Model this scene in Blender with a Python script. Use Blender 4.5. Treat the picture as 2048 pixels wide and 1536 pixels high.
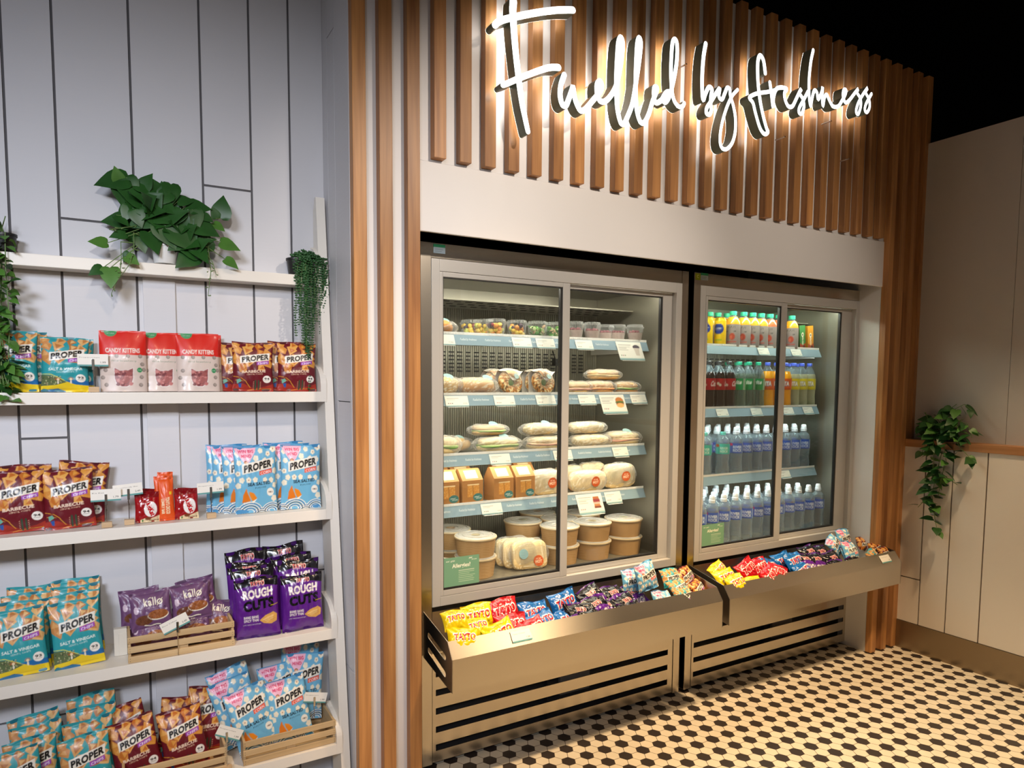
import bpy, bmesh, math, random
import numpy as np
from mathutils import Vector, Matrix
from mathutils.geometry import tessellate_polygon

for o in list(bpy.data.objects): bpy.data.objects.remove(o)
SC = bpy.context.scene
COL = SC.collection
random.seed(7)

# ------------------------------------------------------------------ camera
def cam_rot(y, p, r):
    cy, sy = math.cos(y), math.sin(y)
    f = Vector((sy*math.cos(p), cy*math.cos(p), -math.sin(p)))
    rt = Vector((cy, -sy, 0)); up = rt.cross(f)
    c, s = math.cos(r), math.sin(r)
    return c*rt+s*up, c*up-s*rt, f
cd = bpy.data.cameras.new('camera'); cam = bpy.data.objects.new('camera', cd); COL.objects.link(cam)
rt_, up_, f_ = cam_rot(math.radians(29.01), math.radians(4.19), math.radians(.20))
M = Matrix((rt_, up_, -f_)).transposed().to_4x4(); M.translation = Vector((0, 0, 1.5))
cam.matrix_world = M
cd.sensor_width = 36; cd.lens = 1346/2048*36
cd.shift_x = (1024-970)/2048; cd.shift_y = (863-768)/2048
cd.clip_start = .02; cd.clip_end = 60
SC.camera = cam

# ------------------------------------------------------------------ world, light, exposure
vs = SC.view_settings
SC.display_settings.display_device = 'sRGB'
vs.view_transform = 'Standard'; vs.look = 'None'; vs.gamma = 1; vs.use_curve_mapping = False
vs.exposure = 0.0
W = bpy.data.worlds.new('room_ambience'); SC.world = W; W.use_nodes = True
W.node_tree.nodes['Background'].inputs[0].default_value = (.95, .82, .70, 1)
W.node_tree.nodes['Background'].inputs[1].default_value = .13

D_ = math.radians
def light(kind, name, loc, target, power, color, **k):
    L = bpy.data.lights.new(name, kind); L.energy = power; L.color = color
    for a, v in k.items(): setattr(L, a, v)
    o = bpy.data.objects.new(name, L); COL.objects.link(o); o.location = loc
    d = Vector(target)-Vector(loc); o.rotation_euler = d.to_track_quat('-Z', 'Y').to_euler()
    return o
WARM = (1, .70, .40); MILD = (1, .86, .72); COOL = (.80, .86, 1.0)
def spot(name, loc, tgt, p, c, deg, blend=.6, size=.06):
    return light('SPOT', name, loc, tgt, p, c, spot_size=math.radians(deg), spot_blend=blend, shadow_soft_size=size)
# track spots hung under the dark ceiling, with added fill lights among them
spot('ceiling_spot', (1.25, 1.12, 3.3), (1.35, 1.75, 0), 170, WARM, 62)
spot('ceiling_spot', (2.25, 1.05, 3.3), (2.2, 1.45, .0), 470, WARM, 66)
spot('ceiling_spot', (3.2, .9, 3.3), (3.1, 1.3, .0), 190, WARM, 62)
spot('ceiling_spot', (.2, .2, 3.0), (.25, 2.4, .7), 30, WARM, 52)
spot('ceiling_spot', (1.5, .1, 3.0), (1.45, 2.3, 1.8), 180, MILD, 54, 1.0)
spot('ceiling_spot', (2.75, .1, 3.1), (2.75, 2.3, 1.7), 85, MILD, 56, 1.0)  # extra spot added to brighten the right half of the bulkhead
spot('ceiling_spot', (3.45, -.75, 3.3), (1.22, 2.05, .55), 45, WARM, 14, .9, .05)
spot('ceiling_spot', (-.1, -.6, 2.3), (.5, 2.3, 1.35), 92, (1, .95, .90), 58, 1.0, .05)  # flash-like frontal fill added near the camera, not hung from the ceiling
light('AREA', 'ceiling_panel', (-1.3, -1.2, 2.7), (0, 2.4, 1.2), 10, COOL, shape='RECTANGLE', size=.9, size_y=.5, spread=D_(52))  # unseen cool fill, added to turn the left wall grey-blue

# ------------------------------------------------------------------ node materials
def lin(c):
    return tuple(((x/12.92) if x <= .04045 else ((x+.055)/1.055)**2.4) for x in c)
def hexc(s):
    s = s.lstrip('#'); return lin(tuple(int(s[i:i+2], 16)/255 for i in (0, 2, 4)))
MATS = {}
def nmat(name):
    m = bpy.data.materials.new(name); m.use_nodes = True; nt = m.node_tree
    b = nt.nodes['Principled BSDF']; MATS[name] = m
    return m, nt, b
def N(nt, t, **k):
    n = nt.nodes.new(t)
    for a, v in k.items(): setattr(n, a, v)
    return n
def mat(name, col, rough=.5, metal=0, coat=0, bump=None, emit=None, estr=0, spec=None, var=0, vscale=8):
    m, nt, b = nmat(name)
    b.inputs['Base Color'].default_value = (*col, 1); b.inputs['Roughness'].default_value = rough
    b.inputs['Metallic'].default_value = metal; b.inputs['Coat Weight'].default_value = coat
    if spec is not None: b.inputs['Specular IOR Level'].default_value = spec
    tc = N(nt, 'ShaderNodeTexCoord')
    if var:
        n = N(nt, 'ShaderNodeTexNoise'); n.inputs['Scale'].default_value = vscale; n.inputs['Detail'].default_value = 5
        nt.links.new(tc.outputs['Object'], n.inputs['Vector'])
        r = N(nt, 'ShaderNodeMapRange'); r.inputs[3].default_value = 1-var; r.inputs[4].default_value = 1+var
        nt.links.new(n.outputs[0], r.inputs[0])
        mx = N(nt, 'ShaderNodeVectorMath', operation='SCALE'); mx.inputs[0].default_value = col
        nt.links.new(r.outputs[0], mx.inputs['Scale']); nt.links.new(mx.outputs[0], b.inputs['Base Color'])
    if bump:
        n = N(nt, 'ShaderNodeTexNoise'); n.inputs['Scale'].default_value = 1; n.inputs['Detail'].default_value = 3
        mp = N(nt, 'ShaderNodeMapping'); mp.inputs['Scale'].default_value = bump[0]
        nt.links.new(tc.outputs['Object'], mp.inputs[0]); nt.links.new(mp.outputs[0], n.inputs['Vector'])
        bp = N(nt, 'ShaderNodeBump'); bp.inputs['Strength'].default_value = bump[1]; bp.inputs['Distance'].default_value = .002
        nt.links.new(n.outputs[0], bp.inputs['Height']); nt.links.new(bp.outputs[0], b.inputs['Normal'])
    if emit: b.inputs['Emission Color'].default_value = (*emit, 1); b.inputs['Emission Strength'].default_value = estr
    return m
def wood(name, c1, c2, axis=2, rough=.42, rnd=.25):
    m, nt, b = nmat(name)
    tc = N(nt, 'ShaderNodeTexCoord'); oi = N(nt, 'ShaderNodeObjectInfo')
    off = N(nt, 'ShaderNodeVectorMath', operation='SCALE'); off.inputs[0].default_value = (7, 5, 9); nt.links.new(oi.outputs['Random'], off.inputs['Scale'])
    ad = N(nt, 'ShaderNodeVectorMath', operation='ADD'); nt.links.new(tc.outputs['Object'], ad.inputs[0]); nt.links.new(off.outputs[0], ad.inputs[1])
    mp = N(nt, 'ShaderNodeMapping'); s = [60, 60, 60]; s[axis] = 2.2; mp.inputs['Scale'].default_value = s; nt.links.new(ad.outputs[0], mp.inputs[0])
    n = N(nt, 'ShaderNodeTexNoise'); n.inputs['Scale'].default_value = 1; n.inputs['Detail'].default_value = 6; n.inputs['Distortion'].default_value = .6
    nt.links.new(mp.outputs[0], n.inputs['Vector'])
    mp2 = N(nt, 'ShaderNodeMapping'); s = [14, 14, 14]; s[axis] = 1.0; mp2.inputs['Scale'].default_value = s; nt.links.new(ad.outputs[0], mp2.inputs[0])
    n2 = N(nt, 'ShaderNodeTexNoise'); n2.inputs['Scale'].default_value = 1; n2.inputs['Detail'].default_value = 2; n2.inputs['Distortion'].default_value = 1.5
    nt.links.new(mp2.outputs[0], n2.inputs['Vector'])
    av = N(nt, 'ShaderNodeMath', operation='ADD'); nt.links.new(n.outputs[0], av.inputs[0]); nt.links.new(n2.outputs[0], av.inputs[1])
    mr = N(nt, 'ShaderNodeMapRange'); mr.inputs[1].default_value = .7; mr.inputs[2].default_value = 1.3; nt.links.new(av.outputs[0], mr.inputs[0])
    mx = N(nt, 'ShaderNodeMix', data_type='RGBA'); mx.inputs[6].default_value = (*c1, 1); mx.inputs[7].default_value = (*c2, 1)
    nt.links.new(mr.outputs[0], mx.inputs[0])
    r = N(nt, 'ShaderNodeMapRange'); r.inputs[3].default_value = 1-rnd; r.inputs[4].default_value = 1+rnd; nt.links.new(oi.outputs['Random'], r.inputs[0])
    sc = N(nt, 'ShaderNodeVectorMath', operation='SCALE'); nt.links.new(mx.outputs[2], sc.inputs[0]); nt.links.new(r.outputs[0], sc.inputs['Scale'])
    nt.links.new(sc.outputs[0], b.inputs['Base Color']); b.inputs['Roughness'].default_value = rough
    bp = N(nt, 'ShaderNodeBump'); bp.inputs['Strength'].default_value = .25; bp.inputs['Distance'].default_value = .001
    nt.links.new(n.outputs[0], bp.inputs['Height']); nt.links.new(bp.outputs[0], b.inputs['Normal'])
    return m
def steel(name, col, rough, sx=(1.2, 1.2, 40), strength=.05):
    m, nt, b = nmat(name)
    b.inputs['Base Color'].default_value = (*col, 1); b.inputs['Metallic'].default_value = 1
    tc = N(nt, 'ShaderNodeTexCoord'); mp = N(nt, 'ShaderNodeMapping'); mp.inputs['Scale'].default_value = sx
    nt.links.new(tc.outputs['Object'], mp.inputs[0])
    n = N(nt, 'ShaderNodeTexNoise'); n.inputs['Scale'].default_value = 1; n.inputs['Detail'].default_value = 4; nt.links.new(mp.outputs[0], n.inputs['Vector'])
    r = N(nt, 'ShaderNodeMapRange'); r.inputs[3].default_value = rough-.004; r.inputs[4].default_value = rough+.006; nt.links.new(n.outputs[0], r.inputs[0])
    nt.links.new(r.outputs[0], b.inputs['Roughness'])
    return m
def glass_thin(name, tint, refl=.08, haze=0, hz=(.5, .55, .5)):
    m, nt, b = nmat(name); nt.nodes.remove(b); out = nt.nodes['Material Output']
    t = N(nt, 'ShaderNodeBsdfTransparent'); t.inputs[0].default_value = (*tint, 1)
    g = N(nt, 'ShaderNodeBsdfGlossy'); g.inputs['Roughness'].default_value = .02
    f = N(nt, 'ShaderNodeLayerWeight'); f.inputs[0].default_value = .5
    pw = N(nt, 'ShaderNodeMath', operation='POWER'); pw.inputs[1].default_value = 5; nt.links.new(f.outputs['Facing'], pw.inputs[0])
    ml = N(nt, 'ShaderNodeMath', operation='MULTIPLY_ADD', use_clamp=True); ml.inputs[1].default_value = .9; ml.inputs[2].default_value = refl
    nt.links.new(pw.outputs[0], ml.inputs[0])
    x = N(nt, 'ShaderNodeMixShader'); nt.links.new(ml.outputs[0], x.inputs[0]); nt.links.new(t.outputs[0], x.inputs[1]); nt.links.new(g.outputs[0], x.inputs[2])
    last = x
    if haze:
        d = N(nt, 'ShaderNodeBsdfDiffuse'); d.inputs[0].default_value = (*hz, 1)
        y = N(nt, 'ShaderNodeMixShader'); y.inputs[0].default_value = haze
        nt.links.new(x.outputs[0], y.inputs[1]); nt.links.new(d.outputs[0], y.inputs[2]); last = y
    nt.links.new(last.outputs[0], out.inputs[0]); return m
def attr_mat(name, rough=.3, coat=0, metal=0, alpha=1, spec=.5):
    m, nt, b = nmat(name)
    a = N(nt, 'ShaderNodeAttribute', attribute_name='Col'); nt.links.new(a.outputs['Color'], b.inputs['Base Color'])
    b.inputs['Roughness'].default_value = rough; b.inputs['Coat Weight'].default_value = coat; b.inputs['Metallic'].default_value = metal
    b.inputs['Coat Roughness'].default_value = .12; b.inputs['Specular IOR Level'].default_value = spec
    return m

white = mat('white_paint', (.74, .72, .71), .55, bump=((3, 3, 40), .12), var=.03, vscale=3)
panel = mat('white_grooved_board', (.66, .655, .68), .5, bump=((6, 6, 90), .15), var=.04, vscale=2)
panel_r = mat('cream_wall_board', (.72, .66, .59), .5, bump=((90, 6, 6), .15), var=.04, vscale=2)
groove = mat('groove_dark_backing', (.11, .105, .11), .8)  # dark grey backing in the joints between boards
shelfw = mat('shelf_white_lacquer', (.84, .79, .71), .35, var=.02)
black = mat('black_void', (.004, .004, .004), .9, spec=.1)
dark = mat('dark_interior', (.012, .012, .014), .6)
oak = wood('oak_slat', (.28, .115, .036), (.52, .25, .085))
oak_rail = wood('oak_rail', (.30, .13, .045), (.42, .20, .075), axis=1)
pine = wood('pine_crate', (.50, .33, .16), (.66, .47, .25), axis=0, rough=.55, rnd=.08)
pine_y = wood('pine_crate_end', (.50, .33, .16), (.66, .47, .25), axis=1, rough=.55, rnd=.08)
beech = wood('beech_block', (.55, .36, .19), (.68, .48, .28), axis=0, rough=.5, rnd=.05)
sst = steel('brushed_steel', (.66, .60, .51), .27)
sst_shade = steel('shaded_brushed_steel', (.36, .33, .29), .34)  # tray end plates: same steel, their shade put into a darker colour
alu = mat('satin_aluminium', (.50, .485, .455), .36, metal=.25)
gasket = mat('black_gasket', (.012, .012, .012), .5)
liner = mat('fridge_liner', (.30, .285, .235), .30, metal=.55)
gls = glass_thin('door_glass', (.97, .985, .97), .05)
gls2 = glass_thin('door_glass_misted', (.93, .96, .93), .06, haze=.06, hz=(.55, .62, .55))
chrome = mat('chrome', (.75, .75, .75), .12, metal=1)
led = mat('led_diffuser', (.9, .9, .9), .4, emit=(1, .93, .80), estr=30)
led2 = mat('led_diffuser_cool', (.9, .9, .9), .4, emit=(.92, 1, .86), estr=34)
plwhite = mat('white_plastic', (.82, .82, .80), .35)
plblack = mat('black_plastic', (.02, .02, .02), .4)

# ------------------------------------------------------------------ mesh helpers
class MB:
    def __init__(s): s.v = []; s.f = []; s.m = []
    def add(s, vs, fs, mi=0):
        o = len(s.v); s.v += [tuple(p) for p in vs]; s.f += [tuple(i+o for i in f) for f in fs]; s.m += [mi]*len(fs); return s
    def box(s, x0, x1, y0, y1, z0, z1, mi=0, rot=None, piv=None):
        vs = [Vector((x, y, z)) for z in (z0, z1) for y in (y0, y1) for x in (x0, x1)]
        if rot:
            c = Vector(piv) if piv else Vector(((x0+x1)/2, (y0+y1)/2, (z0+z1)/2)); vs = [rot @ (p-c)+c for p in vs]
        return s.add(vs, [(0, 2, 3, 1), (4, 5, 7, 6), (0, 1, 5, 4), (2, 6, 7, 3), (0, 4, 6, 2), (1, 3, 7, 5)], mi)
    def prism(s, poly, d0, d1, axis='x', holes=(), mi=0):
        """extrude a 2-D outline (with holes) along an axis"""
        def P(a, b, d): return {'x': (d, a, b), 'y': (a, d, b), 'z': (a, b, d)}[axis]
        loops = [list(poly)]+[list(h) for h in holes]
        flat = [p for l in loops for p in l]; n = len(flat)
        tris = tessellate_polygon([[Vector((a, b, 0)) for a, b in l] for l in loops])
        vs = [P(a, b, d0) for a, b in flat]+[P(a, b, d1) for a, b in flat]
        fs = [tuple(t) for t in tris]+[tuple(i+n for i in reversed(t)) for t in tris]
        k = 0
        for l in loops:
            m = len(l)
            for i in range(m): a, b = k+i, k+(i+1) % m; fs.append((a, b, b+n, a+n))
            k += m
        return s.add(vs, fs, mi)
    def tube(s, pts, r, n=8, mi=0, cap=True):
        pts = [Vector(p) for p in pts]; rs = r if isinstance(r, (list, tuple)) else [r]*len(pts)
        vs = []; fs = []; prev = None
        for i, p in enumerate(pts):
            t = (pts[min(i+1, len(pts)-1)]-pts[max(i-1, 0)]).normalized()
            if prev is None: a = t.orthogonal().normalized()
            else:
                a = prev-t*prev.dot(t); a = a.normalized() if a.length > 1e-6 else t.orthogonal().normalized()
            prev = a; b = t.cross(a)
            for k in range(n): q = 2*math.pi*k/n; vs.append(p+(a*math.cos(q)+b*math.sin(q))*rs[i])
        for i in range(len(pts)-1):
            for k in range(n): k2 = (k+1) % n; fs.append((i*n+k, i*n+k2, (i+1)*n+k2, (i+1)*n+k))
        if cap: fs.append(tuple(range(n-1, -1, -1))); fs.append(tuple((len(pts)-1)*n+k for k in range(n)))
        return s.add(vs, fs, mi)
    def lathe(s, prof, n=20, c=(0, 0, 0), mi=0, close=True):
        vs = []; fs = []
        for r, z in prof:
            for k in range(n): q = 2*math.pi*k/n; vs.append((c[0]+r*math.cos(q), c[1]+r*math.sin(q), c[2]+z))
        for i in range(len(prof)-1):
            for k in range(n): k2 = (k+1) % n; fs.append((i*n+k, i*n+k2, (i+1)*n+k2, (i+1)*n+k))
        if close:
            if prof[0][0] > 1e-5: fs.append(tuple(range(n-1, -1, -1)))
            if prof[-1][0] > 1e-5: fs.append(tuple((len(prof)-1)*n+k for k in range(n)))
        return s.add(vs, fs, mi)
    def mesh(s, name, mats, smooth=False, bevel=0, seg=2):
        me = bpy.data.meshes.new(name); me.from_pydata(s.v, [], s.f)
        if any(s.m): me.polygons.foreach_set('material_index', s.m)
        for m in (mats if isinstance(mats, (list, tuple)) else [mats]): me.materials.append(m)
        bm = bmesh.new(); bm.from_mesh(me); bmesh.ops.recalc_face_normals(bm, faces=bm.faces)
        if bevel: bmesh.ops.bevel(bm, geom=list(bm.edges), offset=bevel, segments=seg, profile=.7, affect='EDGES', clamp_overlap=True)
        bm.to_mesh(me); bm.free()
        if smooth is True: me.polygons.foreach_set('use_smooth', [True]*len(me.polygons))
        elif smooth: me.polygons.foreach_set('use_smooth', [True]*len(me.polygons)); me.set_sharp_from_angle(angle=math.radians(smooth))
        me.update(); return me
    def obj(s, name, mats, parent=None, **k):
        return link(name, s.mesh(name, mats, **k), parent)
def link(name, me, parent=None, loc=None, rot=None):
    o = bpy.data.objects.new(name, me); COL.objects.link(o)
    if parent: o.parent = parent
    if loc is not None: o.location = loc
    if rot is not None: o.rotation_euler = rot
    return o
def tag(o, label=None, cat=None, group=None, kind=None):
    if label: o['label'] = label
    if cat: o['category'] = cat
    if group: o['group'] = group
    if kind: o['kind'] = kind
    return o
def empty(name, loc=(0, 0, 0), rot=(0, 0, 0), label=None, cat=None, group=None):
    o = bpy.data.objects.new(name, None); COL.objects.link(o); o.location = loc; o.rotation_euler = rot; o.empty_display_size = .02
    return tag(o, label, cat, group)
def dup(root, loc, rot=None, label=None, group=None, scale=None):
    r = root.copy(); COL.objects.link(r); r.location = loc
    if rot is not None: r.rotation_euler = rot
    if scale is not None: r.scale = scale
    if label: r['label'] = label
    if group: r['group'] = group
    for ch in list(root.children):
        c = ch.copy(); COL.objects.link(c); c.parent = r
        for g in ch.children: d = g.copy(); COL.objects.link(d); d.parent = c
    return r
def structure(o, label=None): 
    o['kind'] = 'structure'
    if label: o['label'] = label
    return o

# ------------------------------------------------------------------ floor: hexagonal tiles
def floor_mat():
    m, nt, b = nmat('hexagon_tile_floor'); L = nt.links.new
    geo = N(nt, 'ShaderNodeNewGeometry'); sep = N(nt, 'ShaderNodeSeparateXYZ'); L(geo.outputs['Position'], sep.inputs[0])
    def op(o, a, c=None, d=None):
        n = N(nt, 'ShaderNodeMath', operation=o)
        for i, v in enumerate((a, c, d)):
            if v is None: continue
            if isinstance(v, (int, float)): n.inputs[i].default_value = v
            else: L(v, n.inputs[i])
        return n.outputs[0]
    d = .09025; w = d/math.sqrt(3); ox, oy = 2.533, 2.2398
    px = op('SUBTRACT', sep.outputs[0], ox); py = op('SUBTRACT', sep.outputs[1], oy)
    def cell(px, py, cx, cy, sx, sy):   # offset from the nearest point of a rectangular lattice
        a = op('ADD', px, -sx+cx/2); a = op('FLOORED_MODULO', a, cx); a = op('SUBTRACT', a, cx/2)
        c = op('ADD', py, -sy+cy/2); c = op('FLOORED_MODULO', c, cy); c = op('SUBTRACT', c, cy/2)
        a = op('ABSOLUTE', a); c = op('ABSOLUTE', c)
        e = op('ADD', op('MULTIPLY', a, math.cos(math.pi/6)), op('MULTIPLY', c, .5))
        return op('MAXIMUM', e, c)
    small = op('MINIMUM', cell(px, py, math.sqrt(3)*w, w, 0, 0), cell(px, py, math.sqrt(3)*w, w, math.sqrt(3)*w/2, w/2))
    big = op('MINIMUM', cell(px, py, d, math.sqrt(3)*d, 0, 0), cell(px, py, d, math.sqrt(3)*d, d/2, math.sqrt(3)*d/2))
    isdark = op('LESS_THAN', big, w/2); grout = op('GREATER_THAN', small, w/2-.0011)
    n = N(nt, 'ShaderNodeTexNoise'); n.inputs['Scale'].default_value = 9; n.inputs['Detail'].default_value = 6; L(geo.outputs['Position'], n.inputs['Vector'])
    v = N(nt, 'ShaderNodeMapRange'); v.inputs[3].default_value = .86; v.inputs[4].default_value = 1.12; L(n.outputs[0], v.inputs[0])
    m1 = N(nt, 'ShaderNodeMix', data_type='RGBA'); m1.inputs[6].default_value = (.62, .55, .43, 1); m1.inputs[7].default_value = (.030, .022, .019, 1); L(isdark, m1.inputs[0])
    m2 = N(nt, 'ShaderNodeMix', data_type='RGBA'); m2.inputs[7].default_value = (.075, .05, .032, 1); L(m1.outputs[2], m2.inputs[6]); L(grout, m2.inputs[0])
    s = N(nt, 'ShaderNodeVectorMath', operation='SCALE'); L(m2.outputs[2], s.inputs[0]); L(v.outputs[0], s.inputs['Scale']); L(s.outputs[0], b.inputs['Base Color'])
    r = op('MULTIPLY_ADD', grout, .4, .42); L(r, b.inputs['Roughness'])
    bp = N(nt, 'ShaderNodeBump'); bp.inputs['Strength'].default_value = .4; bp.inputs['Distance'].default_value = .001
    L(op('SUBTRACT', 1.0, grout), bp.inputs['Height']); L(bp.outputs[0], b.inputs['Normal'])
    return m
structure(MB().box(-3.2, 4.1, -3.2, 3.1, -.05, 0).obj('floor', floor_mat()), 'floor of small cream hexagonal tiles with dark brown ones between')
structure(MB().box(-3.2, 6.2, -3.2, 4.3, 4.0, 4.05).obj('ceiling', black), 'black open ceiling')
structure(MB().box(4.6, 4.65, -3.2, 4.3, 2.0, 4.0).box(.9, 4.6, 3.6, 3.65, 2.5, 4.0).obj('wall_void', black), 'black service void above the partitions')

# ------------------------------------------------------------------ left wall with grooved boards
YB = 2.48
vx = [-2.2, -1.9, -1.55, -1.2, -.95, -.70, -.52, -.268, -.249, -.122, .084, .291, .448, .581, .70]
vx = [-2.2, -1.8, -1.45, -1.1, -.80, -.55, -.375, -.249, -.122, .084, .291, .448, .581, .70]
hz = {0: [1.2], 2: [.9, 2.2], 4: [1.7], 6: [2.53, .44], 7: [1.322, .432], 8: [1.999], 9: [.30], 10: [2.156], 12: [.792]}
b = MB(); g = .0036
b.box(-2.2, .70, YB+.004, YB+.06, 0, 4.0, 1)
for i in range(len(vx)-1):
    zs = [0]+sorted(hz.get(i, []))+[4.0]
    for j in range(len(zs)-1):
        b.box(vx[i]+(g if i else 0), vx[i+1]-(g if i < len(vx)-2 else 0), YB, YB+.005, zs[j]+(g if j else 0), zs[j+1]-(g if j < len(zs)-2 else 0), 0)
structure(b.obj('wall_back', [panel, groove]), 'white grooved board wall behind the shelving')
# return of the slatted wall
b = MB(); b.box(.704, .94, 2.182, YB+.06, 0, 4.0, 1)
ys = [2.18, 2.335, 2.42, 2.48]; rz = {0: [.50, 1.432], 1: [1.05, 2.70], 2: [1.9]}
for i in range(3):
    zs = [0]+rz[i]+[4.0]
    for j in range(len(zs)-1):
        b.box(.700, .705, ys[i]+(.0012 if i else 0), ys[i+1]-.0012, zs[j]+(.0018 if j else 0), zs[j+1]-(.0018 if j < len(zs)-2 else 0), 0)
structure(b.obj('wall_return', [panel, groove]), 'narrow white return wall between shelving and slats')
# slat backing and alcove
TOP = 3.17
b = MB(); b.box(.7015, .945, 2.1805, 2.20, 0, TOP); b.box(.945, 3.655, 2.1805, 2.20, 2.26, TOP); b.box(3.655, 3.97, 2.1812, 2.20, 0, TOP)
b.box(.71, 3.97, 2.21, 3.1, TOP-.03, TOP)
structure(b.obj('wall_slats', white), 'white wall behind the timber slats')
b = MB(); b.box(.945, 3.65, 2.174, 2.188, 2.02, 2.258)
structure(b.obj('wall_bulkhead', white, bevel=.003), 'plain white bulkhead above the fridges')
b = MB(); b.box(3.65, 3.97, 2.1805, 3.1, 0, 2.262)
structure(b.obj('wall_jamb', white), 'white alcove jamb right of the fridges')
b = MB(); b.box(.93, .96, 2.20, 3.1, 0, 2.26); b.box(.93, 3.65, 3.06, 3.1, 0, 2.26); b.box(.95, 3.65, 2.19, 3.1, 2.22, 2.258)
structure(b.obj('wall_alcove', black), 'dark inside of the fridge alcove')
SP = .0985; SX = .694
for k in range(34):
    x0 = SX+SP*k if k else .702; w = .0455
    z0 = 0.002 if (k < 3 or k >= 30) else 2.266
    o = MB().box(x0, x0+w, 2.147, 2.1795 if (k < 3 or k > 29) else 2.1795, z0, TOP+.002).obj('trim_%d' % (k+1), oak, bevel=.0012, seg=1)
    structure(o, 'oak slat standing on the floor' if z0 < 1 else 'oak slat above the white bulkhead')

# ------------------------------------------------------------------ right wall
b = MB(); b.box(3.97, 4.05, 1.70, 2.18, 1.15, 2.815); b.box(3.97, 4.05, -3.2, 1.698, 1.15, 2.808)
structure(b.obj('wall_right', mat('greige_wall', (.50, .455, .415), .6, bump=((40, 40, 4), .1), var=.03)), 'plain greige upper wall on the right')
b = MB(); b.box(3.896, 4.0, -3.2, 2.181, 0, 1.15, 1)
yy = [2.18, 2.033, 1.896, 1.736, 1.45, 1.10, .75, .4, 0, -.5, -1, -2, -3.2]
for i in range(len(yy)-1):
    zs = [.16, .412, 1.15] if i in (0, 5, 8) else [.16, 1.15]
    for j in range(len(zs)-1):
        b.box(3.89, 3.897, yy[i+1]+.0032, yy[i]-.0032, zs[j]+(.003 if j else 0), zs[j+1]-(.003 if j < len(zs)-2 else 0), 0)
structure(b.obj('wall_wainscot', [panel_r, mat('wainscot_groove', (.10, .07, .05), .8)]), 'cream grooved board wainscot on the right')
structure(MB().box(3.882, 3.972, -3.2, 2.145, 1.15, 1.192).obj('trim_35', oak_rail, bevel=.002), 'oak rail capping the wainscot')
structure(MB().box(3.884, 3.8895, -3.2, 2.145, .0, .158).obj('baseboard_right', steel('bronze_steel', (.34, .27, .19), .38, (2, 2, 12))), 'brushed steel plinth under the wainscot')
# ------------------------------------------------------------------ shelving unit
un = empty('shelving_unit', (0, 0, 0), label='white ladder shelving unit of five stepped shelves against the grooved wall', cat='shelving unit')
def fy(z): return 2.44-(2.157-z)*.1145
XL = -.62
for x0, x1 in ((.659, .691), (XL, XL+.032)):
    zt = 2.157
    poly = [(fy(0), 0), (fy(0)+.108, 0)]
    zi = 2.157-(2.44-(2.478-.108))/.1145
    poly += [(2.478, zi), (2.478, zt-.045), (2.455, zt), (2.44, zt)]
    MB().prism(poly, x0, x1, 'x').obj('upright', shelfw, un, bevel=.001)
SHZ = [1.873, 1.466, 1.055, .641, .246]
SHF = [fy(z)-.006 for z in SHZ]
for i, z in enumerate(SHZ):
    y0 = SHF[i]
    MB().box(XL, .658, y0, 2.476, z-.037, z-.001).obj('shelf', shelfw, un, bevel=.0015)
    dp = 2.478-y0; pr = []
    for x0, x1 in ((.6445, .6655), (XL, XL+.02)):
        h = .098 if i else .11
        L = min(.13, dp-.012)
        pr = [(y0-.001, z-.037), (y0-.001, z+.018)]
        for k in range(1, 13):
            q = k/12*math.pi/2; pr.append((y0-.001+L*(1-math.cos(q))*.75, z+.018+(h-.018)*math.sin(q)*.9))
        pr += [(y0+L, z+h), (y0+L, z-.037)]
        MB().prism(pr, x0, x1, 'x').obj('gallery_end', shelfw, un, bevel=.0012)
MB().box(.10, .195, 2.468, 2.4785, .02, 1.86).obj('back_brace', panel, un, bevel=.001)
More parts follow.
